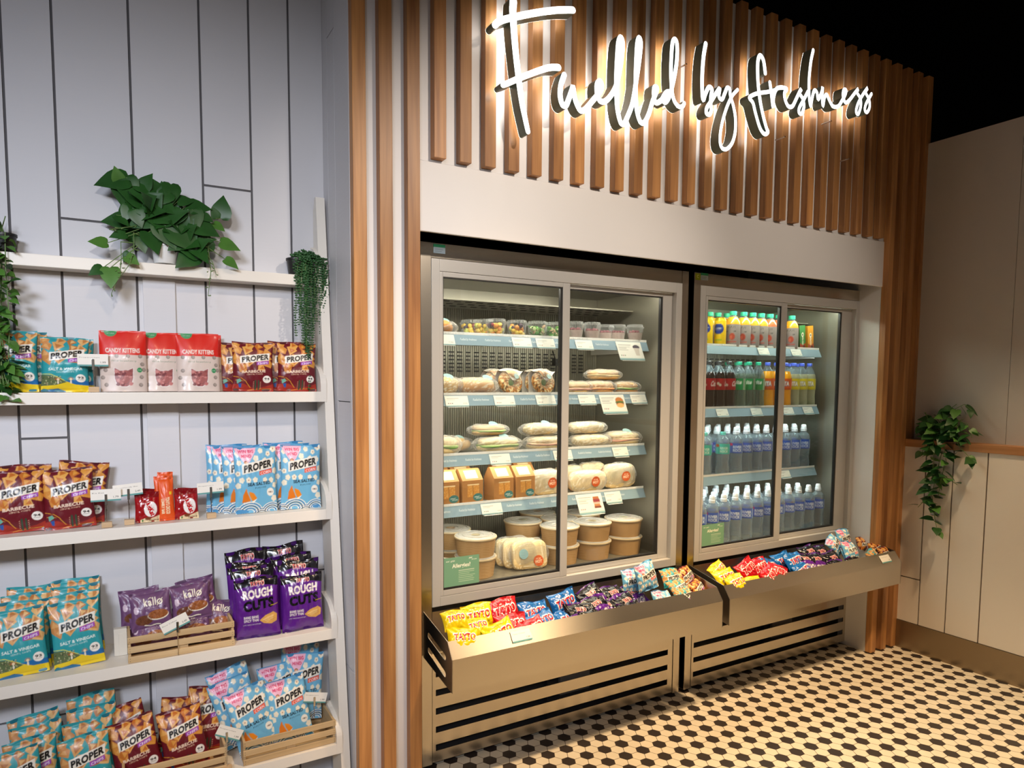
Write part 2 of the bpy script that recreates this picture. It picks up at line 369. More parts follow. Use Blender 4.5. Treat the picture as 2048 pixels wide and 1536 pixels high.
# white outlet cover seen between the shelves
# ------------------------------------------------------------------ fridges
def frame_rect(b, x0, x1, z0, z1, wl, wr, wb, wt, y0, y1, mi=0):
    b.box(x0, x0+wl, y0, y1, z0, z1, mi); b.box(x1-wr, x1, y0, y1, z0, z1, mi)
    b.box(x0+wl, x1-wr, y0, y1, z0, z0+wb, mi); b.box(x0+wl, x1-wr, y0, y1, z1-wt, z1, mi)
def fridge(X0, X1, xs, label, inner_led, gl, brand):
    """xs: surround left/right, door 1 glass l/r + stile r, door 2 glass l/r + stile r"""
    fl, fr, g1l, g1r, s1, g2l, g2r, s2 = xs
    o = empty('display_fridge', (0, 0, 0), label=label, cat='fridge', group=None)
    b = MB()   # outer shell
    b.box(X0, X0+.03, 2.302, 3.04, .015, 2.012); b.box(X1-.03, X1, 2.302, 3.04, .015, 2.012)
    b.box(X0+.03, X1-.03, 3.01, 3.04, .1, 2.012); b.box(X0+.03, X1-.03, 2.36, 3.01, 1.965, 2.012); b.box(X0+.03, X1-.03, 2.34, 3.01, .60, .64)
    b.obj('cabinet', sst, o)
    MB().box(X0, fl-.001, 2.298, 2.33, .015, 2.012).obj('stile', sst, o, bevel=.001)
    MB().box(fr+.001, X1, 2.298, 2.33, .015, 2.012).obj('stile', sst, o, bevel=.001)
    MB().box(fl, fr, 2.30, 2.36, 1.957, 2.012).obj('header_panel', sst, o, bevel=.001)
    b = MB(); frame_rect(b, fl, fr, .64, 1.955, .034, .034, .036, .045, 2.296, 2.335)
    b.obj('door_surround', alu, o, bevel=.002)
    for (gl0, gl1, st, yy) in ((g1l, g1r, s1, 2.298), (g2l, g2r, s2, 2.322)):
        first = gl0 == g1l
        d0 = gl0-.014 if first else gl0-.03
        b = MB(); frame_rect(b, d0, st, .677, 1.909, .014 if first else .03, st-gl1, .022, .018, yy, yy+.02)
        do = b.obj('sliding_door', alu, o, bevel=.0025)
        b = MB(); frame_rect(b, gl0-.001, gl1+.001, .698, 1.892, .004 if first else .002, .011, .010, .005, yy+.003, yy+.017)
        b.obj('gasket', gasket, do)
        MB().box(gl0+.001, gl1-.006, yy+.008, yy+.012, .706, 1.888).obj('glass_pane', gl, do)
    # liner
    b = MB(); a0, a1 = X0+.045, X1-.045
    b.box(a0, a0+.006, 2.36, 2.97, .66, 1.95); b.box(a1-.006, a1, 2.36, 2.97, .66, 1.95)
    b.box(a0, a1, 2.36, 2.97, 1.94, 1.95); b.box(a0, a1, 2.35, 2.97, .655, .672)
    for k in range(int((a1-a0)/.012)): b.box(a0+k*.012+.001, a0+k*.012+.008, 2.90, 2.904, .68, 1.86)
    b.box(a0, a1, 2.904, 2.91, .66, 1.95)
    b.obj('liner', liner, o)
    # perforated air panel at the top and middle
    b = MB()
    b.box(a0+.02, a1-.02, 2.60, 2.90, 1.85, 1.855, 0)
    for r in range(3):
        for k in range(int((a1-a0-.1)/.055)): b.box(a0+.05+k*.055, a0+.078+k*.055, 2.64+r*.08, 2.655+r*.08, 1.848, 1.8495, 1)
    for r in range(6):
        for k in range(int((a1-a0-.1)/.045)): b.box(a0+.05+k*.045, a0+.075+k*.045, 2.895, 2.899, 1.55+r*.018, 1.556+r*.018, 1)
    b.obj('air_grille', [liner, dark], o)
    MB().box(a0+.02, a1-.02, 2.40, 2.425, 1.915, 1.93).obj('led_strip', inner_led, o, bevel=.003)
    # lower grille
    px0, px1 = X0+.048, X1-.042
    b = MB(); zz = [.02, .064, .090, .137, .162, .210, .236, .285, .310, .360, .385, .62]
    b.box(px0, px0+.014, 2.301, 2.305, .02, .62); b.box(px1-.03, px1, 2.301, 2.305, .02, .62)
    for k in range(0, len(zz)-1, 2): b.box(px0+.014, px1-.03, 2.301, 2.305, zz[k], zz[k+1])
    b.obj('lower_grille', sst, o)
    b = MB(); b.box(px0, px1, 2.345, 2.35, .02, .60); b.box(px0+.55, px0+.552, 2.32, 2.345, .02, .5)
    b.box(px0+.62, px0+.78, 2.325, 2.34, .14, .36, 1)
    b.obj('compressor_bay', [dark, mat('grey_box', (.12, .11, .10), .6)], o)
    return o
F1 = fridge(1.0, 2.346, (1.046, 2.306, 1.094, 1.640, 1.676, 1.684, 2.214, 2.272), 'left steel display fridge with wrapped sandwiches and salad pots behind glass', led, gls, 0)
F2 = fridge(2.382, 3.700, (2.424, 3.655, 2.476, 3.000, 3.044, 3.055, 3.535, 3.622), 'right steel display fridge with bottled drinks behind glass', led2, gls, 1)

railblue = mat('shelf_strip_blue', (.22, .32, .39), .4)
shelfgrey = mat('fridge_shelf_steel', (.62, .61, .57), .32, metal=.5)
SH1 = [1.690, 1.444, 1.197, .988]; SH2 = [1.688, 1.366, 1.014]
def fshelf(par, x0, x1, z, yf, lit):
    b = MB(); b.box(x0, x1, yf+.012, 2.88, z-.012, z-.002)
    for k in (0, 1): b.box(x0 if k == 0 else x1-.004, x0+.004 if k == 0 else x1, yf+.03, 2.88, z-.045, z-.012)
    s = b.obj('fridge_shelf', shelfgrey, par)
    # sloping ticket rail
    poly = [(yf+.012, z+.004), (yf+.006, z+.004), (yf-.014, z-.040), (yf-.008, z-.042), (yf+.012, z-.002)]
    MB().prism(poly, x0, x1, 'x').obj('ticket_rail', railblue, s)
    b = MB(); n = int((x1-x0)/.0075); b.box(x0, x1, yf+.0052, yf+.006, z+.001, z+.013)
    for k in range(n):
        if (k//14) % 3 == 2: continue
        b.box(x0+k*.0075, x0+k*.0075+.0035, yf+.004, yf+.0055, z+.003, z+.012)
    b.obj('rail_edging', plwhite, s)
    if lit: MB().box(x0+.02, x1-.02, yf+.012, yf+.030, z-.020, z-.0125).obj('led_strip', lit, s)
    return s
led_s = mat('led_shelf', (.9, .9, .9), .4, emit=(1, .92, .76), estr=28)
led_s2 = mat('led_shelf_cool', (.9, .9, .9), .4, emit=(.88, 1, .92), estr=24)
YS1 = 2.455
for z in SH1: fshelf(F1, 1.06, 2.245, z, YS1, led_s)
for z in SH2: fshelf(F2, 2.44, 3.545, z, YS1, led_s2)

# ------------------------------------------------------------------ crisp trays hung on the fridges
def tray(X0, X1, label):
    o = empty('steel_tray', (0, 0, 0), label=label, cat='tray')
    P = [(2.292, .632), (2.082, .588), (2.045, .534), (2.045, .415), (2.292, .455)]
    def slot(y0, z0, y1, z1, r, n=6):
        d = Vector((y1-y0, z1-z0)).normalized(); a = math.atan2(d.y, d.x); pts = []
        for k in range(n+1): q = a-math.pi/2+math.pi*k/n; pts.append((y1+r*math.cos(q), z1+r*math.sin(q)))
        for k in range(n+1): q = a+math.pi/2+math.pi*k/n; pts.append((y0+r*math.cos(q), z0+r*math.sin(q)))
        return pts
    hs = [slot(2.24, .556, 2.105, .524, .011), slot(2.24, .50, 2.105, .462, .011)]
    MB().prism(P, X0, X0+.003, 'x', holes=hs).obj('end_plate', sst_shade, o)
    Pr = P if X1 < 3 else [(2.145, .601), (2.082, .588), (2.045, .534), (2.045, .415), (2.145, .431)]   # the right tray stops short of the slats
    MB().prism(Pr, X1-.003, X1, 'x').obj('end_plate', sst_shade, o)
    t = .003
    f = [(2.082, .588), (2.045, .534), (2.045, .415), (2.292, .455), (2.292, .455+t), (2.045+t, .415+t), (2.045+t, .533), (2.082+t, .587)]
    XM = X1-.003 if X1 < 3 else 3.644
    b = MB().prism(f, X0+.003, XM, 'x')
    if X1 > 3: f2 = [f[0], f[1], f[2], (2.142, .431), (2.142, .431+t), f[5], f[6], f[7]]; b.prism(f2, XM, X1-.003, 'x')
    b.obj('front_panel', sst, o)
    return o
T1 = tray(1.006, 2.346, 'left steel crisp tray hung below the sandwich fridge')
T2 = tray(2.388, 3.722, 'right steel crisp tray hung below the drinks fridge')
# ------------------------------------------------------------------ printed artwork as colour attributes
_txt = {}
def text_tris(s, bold=0.0, res=3):
    key = (s, bold)
    if key in _txt: return _txt[key]
    cu = bpy.data.curves.new('t', 'FONT'); cu.body = s; cu.resolution_u = res; cu.offset = bold; cu.space_character = 1.0+bold*1.5
    ob = bpy.data.objects.new('t', cu); me = ob.to_mesh()
    v = np.empty(len(me.vertices)*3); me.vertices.foreach_get('co', v); v = v.reshape(-1, 3)[:, :2]
    me.calc_loop_triangles(); t = np.empty(len(me.loop_triangles)*3, int); me.loop_triangles.foreach_get('vertices', t)
    T = v[t.reshape(-1, 3)]
    ob.to_mesh_clear(); bpy.data.objects.remove(ob); bpy.data.curves.remove(cu)
    mn = T.reshape(-1, 2).min(0); mx = T.reshape(-1, 2).max(0)
    _txt[key] = (T-mn)/(mx-mn); return _txt[key]
class Art:
    """a small flat printed design, x 0..1 left to right, y 0..1 bottom to top"""
    def __init__(s, nx, ny, bg):
        s.nx, s.ny = nx*2, ny*2; s.a = np.empty((s.ny, s.nx, 3)); s.a[:] = hexc(bg)
    def tris(s, T, col):
        c = np.array(hexc(col)); T = np.asarray(T, float)*[s.nx, s.ny]
        for t in T:
            x0, y0 = np.floor(t.min(0)).astype(int); x1, y1 = np.ceil(t.max(0)).astype(int)
            x0 = max(x0, 0); y0 = max(y0, 0); x1 = min(x1, s.nx); y1 = min(y1, s.ny)
            if x1 <= x0 or y1 <= y0: continue
            X, Y = np.meshgrid(np.arange(x0, x1)+.5, np.arange(y0, y1)+.5)
            (ax, ay), (bx, by), (cx, cy) = t
            d = (by-cy)*(ax-cx)+(cx-bx)*(ay-cy)
            if abs(d) < 1e-9: continue
            l1 = ((by-cy)*(X-cx)+(cx-bx)*(Y-cy))/d; l2 = ((cy-ay)*(X-cx)+(ax-cx)*(Y-cy))/d
            m = (l1 >= -1e-3) & (l2 >= -1e-3) & (l1+l2 <= 1.001)
            s.a[y0:y1, x0:x1][m] = c
    def poly(s, pts, col):
        tr = tessellate_polygon([[Vector((x, y, 0)) for x, y in pts]]); p = np.array(pts)
        s.tris([p[list(t)] for t in tr], col); return s
    def rect(s, x0, y0, x1, y1, col): s.a[int(max(0, y0)*s.ny):int(round(y1*s.ny)), int(max(0, x0)*s.nx):int(round(x1*s.nx))] = hexc(col); return s
    def ell(s, x, y, rx, ry, col):
        Y, X = np.mgrid[0:s.ny, 0:s.nx]; m = ((X/s.nx-x)/rx)**2+((Y/s.ny-y)/ry)**2 < 1; s.a[m] = hexc(col); return s
    def line(s, pts, w, col):
        asp = s.nx/s.ny
        for (x0, y0), (x1, y1) in zip(pts[:-1], pts[1:]):
            dx, dy = (x1-x0)*asp, (y1-y0); L = math.hypot(dx, dy) or 1; nx_, ny_ = -dy/L*w/2, dx/L*w/2
            q = [(x0+nx_/asp, y0+ny_), (x1+nx_/asp, y1+ny_), (x1-nx_/asp, y1-ny_), (x0-nx_/asp, y0-ny_)]
            s.tris([[q[0], q[1], q[2]], [q[0], q[2], q[3]]], col)
        return s
    def text(s, t, x0, y0, x1, y1, col, bold=.0, shear=0, slope=0, rot=0):
        T = text_tris(t, bold).copy(); x = T[..., 0]*(x1-x0); y = T[..., 1]*(y1-y0)
        x = x+shear*y; y = y+slope*x
        if rot:
            asp = s.nx/s.ny; cx, cy = (x1-x0)/2, (y1-y0)/2; c, q = math.cos(rot), math.sin(rot)
            X, Y = (x-cx)*asp, y-cy; x = (c*X-q*Y)/asp+cx; y = q*X+c*Y+cy
        s.tris(np.stack([x+x0, y+y0], -1), col); return s
    def sample(s, u, v):
        a = s.a.reshape(s.ny//2, 2, s.nx//2, 2, 3).mean((1, 3))
        x = np.clip(u*a.shape[1]-.5, 0, a.shape[1]-1.001); y = np.clip(v*a.shape[0]-.5, 0, a.shape[0]-1.001)
        i = x.astype(int); j = y.astype(int); fx = (x-i)[..., None]; fy = (y-j)[..., None]
        i2 = np.minimum(i+1, a.shape[1]-1); j2 = np.minimum(j+1, a.shape[0]-1)
        return (a[j, i]*(1-fx)+a[j, i2]*fx)*(1-fy)+(a[j2, i]*(1-fx)+a[j2, i2]*fx)*fy
R_ = random.Random(3)
def chips(a, y0, y1, n, cols, seed):
    r = random.Random(seed)
    k = int(math.ceil(n**.5)); 
    for i in range(n):
        cx = (i % k+.5)/k+r.uniform(-.05, .05); cy = y0+(y1-y0)*((i//k+.5)/math.ceil(n/k))+r.uniform(-.02, .02); q = r.uniform(0, 6.3); sz = r.uniform(.11, .15)
        p = [(cx+sz*math.cos(q+t), cy+sz*.72*math.sin(q+t)) for t in (0, 1.9, 3.1, 4.3)]
        a.poly(p, cols[i % len(cols)])
        p = [(cx+sz*.6*math.cos(q+t)+.008, cy+sz*.42*math.sin(q+t)+.006) for t in (0, 2.0, 4.2)]
        a.poly(p, cols[(i+1) % len(cols)])
NX, NY = 150, 210
def logo(a, sub, subcol, y=.55):
    s = .10
    a.poly([(.16, y), (.90, y+.085), (.92, y+.235), (.17, y+.155)], '#efe9dc')
    a.text('PROPER', .20, y+.020, .89, y+.135, '#15110e', bold=.055, slope=.115, shear=.08)
    a.poly([(.57, y-.025), (.885, y+.008), (.885, y+.075), (.57, y+.04)], subcol)
    a.text(sub, .60, y-.016, .86, y+.026, '#f6e9f2', bold=.01, slope=.11)
def art_chip(bg, cols, name, num, kind):
    a = Art(NX, NY, bg); chips(a, .50, .99, 16, cols, 5)
    logo(a, 'CHIPS', '#9a3fb4')
    if kind == 'teal':
        a.rect(0, .30, 1, .46, bg)
        a.text(name, .15, .372, .88, .42, '#e6f2ea', bold=.025, slope=.03)
        a.text('LENTIL CHIPS', .32, .335, .70, .36, '#cfe8e2', slope=.03)
        a.poly([(0, .30), (.22, .29), (.42, .22), (.55, .16), (.55, 0), (0, 0)], '#5c6b45')
        for i in range(60): 
            x, y = R_.uniform(0, .42), R_.uniform(.12, .27); a.ell(x, y, .012, .009, R_.choice(['#7d8a55', '#39462f', '#b9bd8c', '#8c7a60']))
        a.line([(0, .315), (.2, .31), (.4, .235), (.56, .17)], .010, '#e6d832')
        a.poly([(0, .10), (.30, .12), (.62, .19), (1, .15), (1, 0), (0, 0)], '#e8c81e')
        a.poly([(.48, .20), (.70, .215), (1, .20), (1, .12), (.72, .13)], '#1f6aa8')
        for cx, cy in ((.35, .215), (.62, .225)):
            a.tris([[(cx+.085*math.cos(q)*k, cy+.05*math.sin(q)*k) for q, k in ((t-.12, .4), (t, 1), (t+.12, .4))] for t in np.arange(-.2, 3.5, .32)], '#d8502a')
            a.ell(cx, cy, .028, .022, '#f0d9b0'); a.ell(cx, cy-.05, .018, .03, '#e8e2d0')
        a.poly([(.0, .03), (.35, .06), (.5, .02), (.5, 0), (0, 0)], '#2f6f9c')
    else:
        a.rect(0, .30, 1, .46, bg)
        chips(a, .455, .50, 3, cols, 9)
        a.text(name, .20, .355, .80, .41, '#f3d9c0', bold=.03, slope=.05)
        a.text('LENTIL CHIPS', .32, .32, .72, .345, '#ecc7a8', slope=.05)
        a.poly([(0, 0), (0, .14), (.25, .15), (.5, .06), (.8, .10), (1, .16), (1, 0)], '#a02a1c')
        a.line([(0, .30), (.18, .27), (.30, .20), (.33, .16), (.42, .07)], .009, '#e0a030')
        a.line([(.05, .22), (.15, .235), (.24, .20)], .006, '#e0a030')
        a.line([(.35, .02), (.62, .05), (.95, .055)], .008, '#e0a030')
        a.poly([(.10, .15), (.20, .20), (.16, .25), (.08, .23)], '#6fae9a'); a.poly([(.12, .15), (.2, .16), (.2, .07), (.15, .08)], '#23539a'); a.ell(.15, .265, .03, .015, '#8c4a2a')
        for cx in (.52, .60): 
            a.rect(cx, .03, cx+.035, .21, '#2f4a34'); a.ell(cx+.017, .21, .018, .015, '#2f4a34')
        for i in range(5): a.line([(.485, .06+i*.03), (.50, .07+i*.03)], .007, '#f0c8a0'); a.line([(.655, .06+i*.03), (.675, .07+i*.03)], .007, '#f0c8a0')
    a.ell(.83, .245, .105, .073, '#f4efe6'); a.text(num, .765, .235, .895, .277, '#1c1815', bold=.03); a.rect(.765, .216, .895, .222, '#8a8078')
    a.rect(0, .975, 1, 1, bg); return a
def art_corn():
    a = Art(NX, NY, '#6fb3d6'); r = random.Random(8)
    def pop(x, y, s):
        for k in range(5): q = k*1.26+x*9; a.ell(x+s*.6*math.cos(q), y+s*.42*math.sin(q), s*.55, s*.39, '#efe6cf')
        if r.random() < .45: a.ell(x, y, s*.25, s*.18, '#b5622a')
    for x, y in ((.08, .9), (.62, .93), (.8, .88), (.93, .95), (.5, .82), (.72, .78), (.1, .76), (.9, .76), (.06, .6), (.14, .5), (.3, .5), (.46, .5), (.7, .49), (.86, .48), (.95, .40), (.06, .42), (.97, .62), (.62, .74), (.92, .2)): pop(x, y, r.uniform(.05, .065))
    a.poly([(.02, .985), (.52, .985), (.50, .92), (.36, .78), (.27, .735), (.20, .78), (.06, .92)], '#f3b9cf')
    a.text('WIN BIG', .10, .905, .46, .955, '#d81e62', bold=.04); a.text('MIND', .17, .835, .40, .885, '#d81e62', bold=.045)
    a.ell(.26, .76, .05, .03, '#a8613a'); a.ell(.26, .752, .035, .02, '#e9b48f')
    logo(a, 'CORN', '#e2562a', .585)
    a.text('SEA SALTED', .28, .405, .84, .455, '#10293c', bold=.04, slope=.03); a.text('POPCORN', .46, .365, .72, .387, '#15394f', slope=.03)
    a.ell(.83, .30, .09, .062, '#f3eee2'); a.text('FIBRE', .78, .288, .89, .312, '#5a3020', bold=.03)
    a.poly([(.15, .16), (.17, .28), (.24, .375), (.30, .30), (.34, .22), (.34, .18)], '#e07a1e')
    a.poly([(.33, .22), (.31, .33), (.42, .30), (.50, .22), (.40, .18)], '#e88a22')
    a.poly([(.25, .34), (.27, .34), (.37, .20), (.345, .20)], '#9fb6bd')
    a.poly([(.18, .16), (.36, .17), (.50, .215), (.42, .15), (.20, .13)], '#f2ede0')
    for k in range(7):
        for cx, cy, R in ((.34, .0, .40), (.86, .0, .33), (.05, -.03, .30), (.62, -.06, .3)):
            rr = R*(1-k*.11); pts = [(cx+rr*.75*math.cos(t), cy+rr*.42*math.sin(t)) for t in np.linspace(0.1, 3.04, 14)]
            a.line(pts, .012, ['#f2ede0', '#2d6fa6', '#f2ede0', '#16324a'][k % 4])
    a.rect(0, .985, 1, 1, '#4a94c4'); return a
def art_tayto(bg, line2, dk='#16202c'):
    a = Art(130, 150, bg)
    a.text(line2, .28, .885, .72, .92, dk, bold=.02); a.text('Irish Crisps', .36, .845, .64, .875, dk)
    a.text('TAYTO', .115, .585, .885, .815, '#f5efe6', bold=.075, shear=.06, slope=.05)
    a.text('TAYTO', .14, .61, .86, .79, '#b3121c', bold=.045, shear=.06, slope=.05)
    a.ell(.5, .25, .32, .14, '#e8c66a'); a.ell(.45, .27, .2, .09, '#f0d890'); a.ell(.62, .2, .12, .07, '#d8a848')
    a.rect(.2, .06, .8, .08, '#f5efe6'); return a
def art_rough():
    a = Art(NX, NY, '#5b1f86')
    a.poly([(0, .84), (.5, .90), (1, .83), (1, 1), (0, 1)], '#0f0b12')
    a.text('TAYTO', .34, .865, .68, .945, '#f5e8e0', bold=.07, shear=.05); a.text('TAYTO', .35, .872, .67, .938, '#c3202a', bold=.03, shear=.05)
    a.text('ROUGH', .17, .66, .86, .81, '#efe8e2', bold=.05, slope=.04)
    a.text('CUTS', .16, .46, .88, .635, '#0b080d', bold=.06, slope=.05)
    a.line([(.18, .70), (.5, .735), (.85, .73)], .006, '#5b1f86')
    a.text('BANG BANG', .16, .345, .50, .39, '#efe8e2', bold=.03); a.text('SPICY THAI', .16, .29, .50, .333, '#efe8e2', bold=.03)
    a.text('LIVE THROUGH DANGER', .15, .235, .55, .255, '#cfc4d6')
    a.poly([(.52, .30), (.66, .37), (.86, .41), (.95, .36), (.93, .25), (.80, .21), (.62, .24)], '#d9a558')
    a.poly([(.58, .30), (.72, .345), (.86, .36), (.84, .29), (.70, .25)], '#e9c07c')
    a.line([(.6, .28), (.9, .33)], .006, '#b9803a'); a.line([(.64, .26), (.9, .30)], .006, '#b9803a')
    a.line([(.80, .52), (.99, .535)], .012, '#b59a2a')
    a.rect(0, 0, 1, .04, '#3c125e'); return a
def art_kallo():
    a = Art(150, 150, '#6e4a70')
    a.text('k', .33, .62, .42, .83, '#f2ead2', bold=.03); a.text('a', .435, .62, .53, .755, '#f2ead2', bold=.03)
    a.rect(.555, .62, .58, .83, '#f2ead2'); a.rect(.61, .62, .635, .83, '#f2ead2')
    a.ell(.73, .69, .075, .075, '#f2ead2'); a.ell(.73, .69, .045, .045, '#6e4a70'); a.line([(.655, .60), (.81, .78)], .022, '#f2ead2')
    a.line([(.45, .80), (.50, .83), (.55, .805)], .014, '#f2ead2')
    a.text('2 MILK CHOCOLATE', .36, .545, .76, .575, '#cdb9c9'); a.text('RICE CAKES', .46, .50, .68, .525, '#cdb9c9')
    a.ell(.30, .27, .22, .13, '#6b3f28'); a.ell(.66, .35, .27, .13, '#f2ead2'); a.ell(.66, .37, .26, .12, '#9c5c30')
    for i in range(120):
        q, r = R_.uniform(0, 6.3), R_.random()**.5; a.ell(.66+.24*r*math.cos(q), .37+.105*r*math.sin(q), .01, .01, R_.choice(['#b0703e', '#7c4222', '#8e5229']))
        a.ell(.30+.2*r*math.cos(q), .27+.11*r*math.sin(q), .009, .009, R_.choice(['#7c4a30', '#573020']))
    a.line([(.30, .14), (.45, .10), (.6, .12), (.70, .10)], .03, '#f2ead2')
    a.line([(.86, .50), (.86, .56), (.80, .52)], .012, '#3b2640'); a.ell(.88, .47, .035, .025, '#c9b0c4'); a.ell(.12, .55, .06, .1, '#d2bccb')
    return a
def art_candy():
    a = Art(NX, NY, '#d8c6bb'); r = random.Random(2)
    a.rect(0, .60, 1, 1, '#d9261c')
    a.ell(.24, 1.0, .14, .10, '#4f9a66'); a.text('NATURAL', .15, .95, .33, .965, '#d7ead8'); 
    a.text('CANDY KITTENS', .13, .635, .86, .715, '#f0d9cf', bold=.035)
    for x, y in ((.13, .59), (.36, .59), (.60, .59), (.86, .59), (.90, .46), (.12, .36), (.88, .25), (.13, .12), (.86, .12), (.06, .24), (.93, .37)): 
        a.ell(x, y-.01, .045, .032, '#8f8078'); a.ell(x+.008, y-.004, .03, .022, '#a89a90')
    a.text('Wild Strawberry', .24, .48, .78, .52, '#5f7f62')
    # window of the pouch with pink gums behind it
    P = [(.31, .39), (.42, .345), (.58, .345), (.70, .385), (.695, .22), (.66, .13), (.56, .085), (.45, .085), (.35, .13), (.31, .22)]
    a.poly([(.5+(x-.5)*1.06, .235+(y-.235)*1.06) for x, y in P], '#efe7e4'); a.poly(P, '#9c5a58')
    for i in range(60):
        x, y = r.uniform(.34, .66), r.uniform(.11, .345); a.ell(x, y, r.uniform(.025, .05), r.uniform(.016, .03), r.choice(['#b86a66', '#8c4848', '#c98580', '#a35b58', '#7a3c40']))
    a.ell(.84, .355, .055, .04, '#2f8f56'); a.text('VEGAN', .80, .347, .88, .364, '#cfe9d6'); return a
def art_kit():
    a = Art(100, 130, '#9c1018')
    a.rect(0, .80, 1, 1, '#7e0c14')
    a.poly([(.2, 0), (.2, .09), (.42, .15), (.55, .10), (1, .22), (1, 0)], '#e6cfa4'); a.ell(.50, .12, .12, .05, '#7a3a18')
    a.ell(.62, .42, .27, .25, '#f3e9e4'); a.ell(.62, .42, .25, .235, '#f6efe9')
    a.text('KitKat', .33, .335, .91, .505, '#c1121c', bold=.07, rot=-1.2)
    a.text('ICE CREAM', .55, .04, .92, .09, '#6b2a18', bold=.03); a.text('1', .26, .03, .32, .10, '#3c7a3c', bold=.05); return a
def art_tony():
    a = Art(60, 170, '#e4561a')
    a.text("TONY'S CHOCO", .02, .30, 1.12, .40, '#f2d9b0', bold=.05, rot=-math.pi/2)
    a.rect(.70, .60, .86, .67, '#f0c020')
    a.text("LONELY BAR", -.25, .30, .75, .37, '#f2d9b0', bold=.05, rot=-math.pi/2)
    return a

# ------------------------------------------------------------------ film bags
film = attr_mat('printed_film_gloss', .22, .35); matte = attr_mat('printed_film_satin', .38, .1); card = attr_mat('printed_card', .55)
def set_cols(me, cols):
    at = me.color_attributes.new('Col', 'FLOAT_COLOR', 'POINT'); c = np.ones((len(cols), 4), np.float32); c[:, :3] = cols; at.data.foreach_set('color', c.ravel())
def bag_mesh(name, art, w, h, t, seed, m, nx=96, ny=128, seal=.045, back='#888888', pinch=.05, wr=1.0, smooth_top=False, crop=0):
    r = random.Random(seed)
    u = np.linspace(-1, 1, nx); v = np.linspace(0, 1, ny); U, V = np.meshgrid(u, v)
    vp = np.clip((V-seal)/(1-2*seal), 0, 1); body = np.sin(np.pi*vp)**.55
    if smooth_top: body = np.where(vp > .5, np.sin(np.pi*np.clip(vp, 0, 1))**.9, np.maximum(body, .45*(1-vp)+.5))
    T = t/2*np.clip(1-np.abs(U)**2.4, 0, 1)**.6*body
    X = U*w/2*(1-pinch*np.sin(np.pi*vp)); Z = V*h
    dz = np.zeros_like(U)
    for top in (0, 1):
        d = np.abs((1 if top else 0)-V); e = np.exp(-np.maximum(d-seal, 0)/.13)
        for k in range(6):
            f = r.uniform(2.5, 11); dz += wr*.0016*e*np.sin(f*U+r.uniform(0, 6.3)+d*r.uniform(-7, 7))*r.uniform(.4, 1)
    for k in range(5):
        a = r.uniform(0, 6.3); f = r.uniform(5, 13); q = np.cos(a)*U+np.sin(a)*V*1.6
        dz += wr*.0009*np.abs(np.sin(f*q+r.uniform(0, 6)))*np.sin(np.pi*V)
    for k in range(4):   # sharp creases radiating from the corners
        cx, cy = (-1 if k % 2 else 1), (0 if k < 2 else 1); a = r.uniform(.5, 1.0)
        px = (U-cx)*-cx; py = np.abs(V-cy)*1.5; q = px*math.sin(a)-py*math.cos(a); dz -= wr*.004*np.exp(-(q/.10)**2)*np.exp(-(px+py)/.7)*np.clip(1-np.abs(U)**6, 0, 1)
    edge = np.clip((1-np.abs(U))*8, 0, 1)*np.clip(np.minimum(V, 1-V)*40, 0, 1)
    F = T+dz*edge+.0004
    bend = .004*np.sin(U*2+r.uniform(0, 6))*np.exp(-(1-V)/.10)*wr+.004*np.sin(U*2.3+r.uniform(0, 6))*np.exp(-V/.10)*wr
    zz = Z+.002*np.sin(U*3+seed)*np.exp(-(1-V)/.05)*wr
    fr = np.stack([X, -F+bend, zz], -1)
    su = slice(None, None, 5); sv = slice(None, None, 6)
    ui = list(range(0, nx, 5)); ui = ui if ui[-1] == nx-1 else ui+[nx-1]; vi = list(range(0, ny, 6)); vi = vi if vi[-1] == ny-1 else vi+[ny-1]
    bk = np.stack([X, T*.9+bend, zz], -1)[np.ix_(vi, ui)]
    def grid(n, m, off, flip):
        i = np.arange(m-1)[:, None]*n+np.arange(n-1)[None]+off
        q = np.stack([i, i+1, i+n+1, i+n], -1).reshape(-1, 4); return q[:, ::-1] if flip else q
    vs = np.concatenate([fr.reshape(-1, 3), bk.reshape(-1, 3)]); f = np.concatenate([grid(nx, ny, 0, False), grid(len(ui), len(vi), nx*ny, True)])
    me = bpy.data.meshes.new(name); me.from_pydata(vs.tolist(), [], f.tolist()); me.materials.append(m)
    me.polygons.foreach_set('use_smooth', [True]*len(f))
    c = np.concatenate([art.sample((U+1)/2, crop+(1-crop)*V).reshape(-1, 3), np.tile(hexc(back), (bk.shape[0]*bk.shape[1], 1))]); set_cols(me, c); me.update(); return me
BAG = {}; ARTS = {}
def kind(k, art, w, h, t, m, back, n=2, **kw):
    ARTS[k] = (art, w, h, m, back); BAG[k] = ([bag_mesh(k, art, w, h, t, 11*i+hash_(k), m, back=back, **kw) for i in range(n)], w, h)
def hash_(k): return sum(ord(c)*(i+3) for i, c in enumerate(k)) % 97
kind('teal', art_chip('#2f9ca4', ['#c98a4e', '#dba464', '#b8763e', '#e3b678'], 'SALT & VINEGAR', '93', 'teal'), .135, .195, .045, matte, '#1c6f80', 3)
kind('bbq', art_chip('#6a1420', ['#d08a3c', '#e0a552', '#c26e28', '#d8963f'], 'BARBECUE', '94', 'bbq'), .138, .190, .048, matte, '#4a0e18', 3)
kind('corn', art_corn(), .140, .225, .045, matte, '#3d86b8', 3)
kind('rough', art_rough(), .145, .205, .045, film, '#3c125e', 3, wr=1.6)
kind('yellow', art_tayto('#e3c60e', 'CHEESE & ONION'), .150, .175, .045, film, '#c9ae08', 2, wr=1.5, nx=90, ny=100)
kind('red', art_tayto('#c3141c', 'READY SALTED'), .150, .175, .045, film, '#9c1018', 2, wr=1.7, nx=90, ny=100)
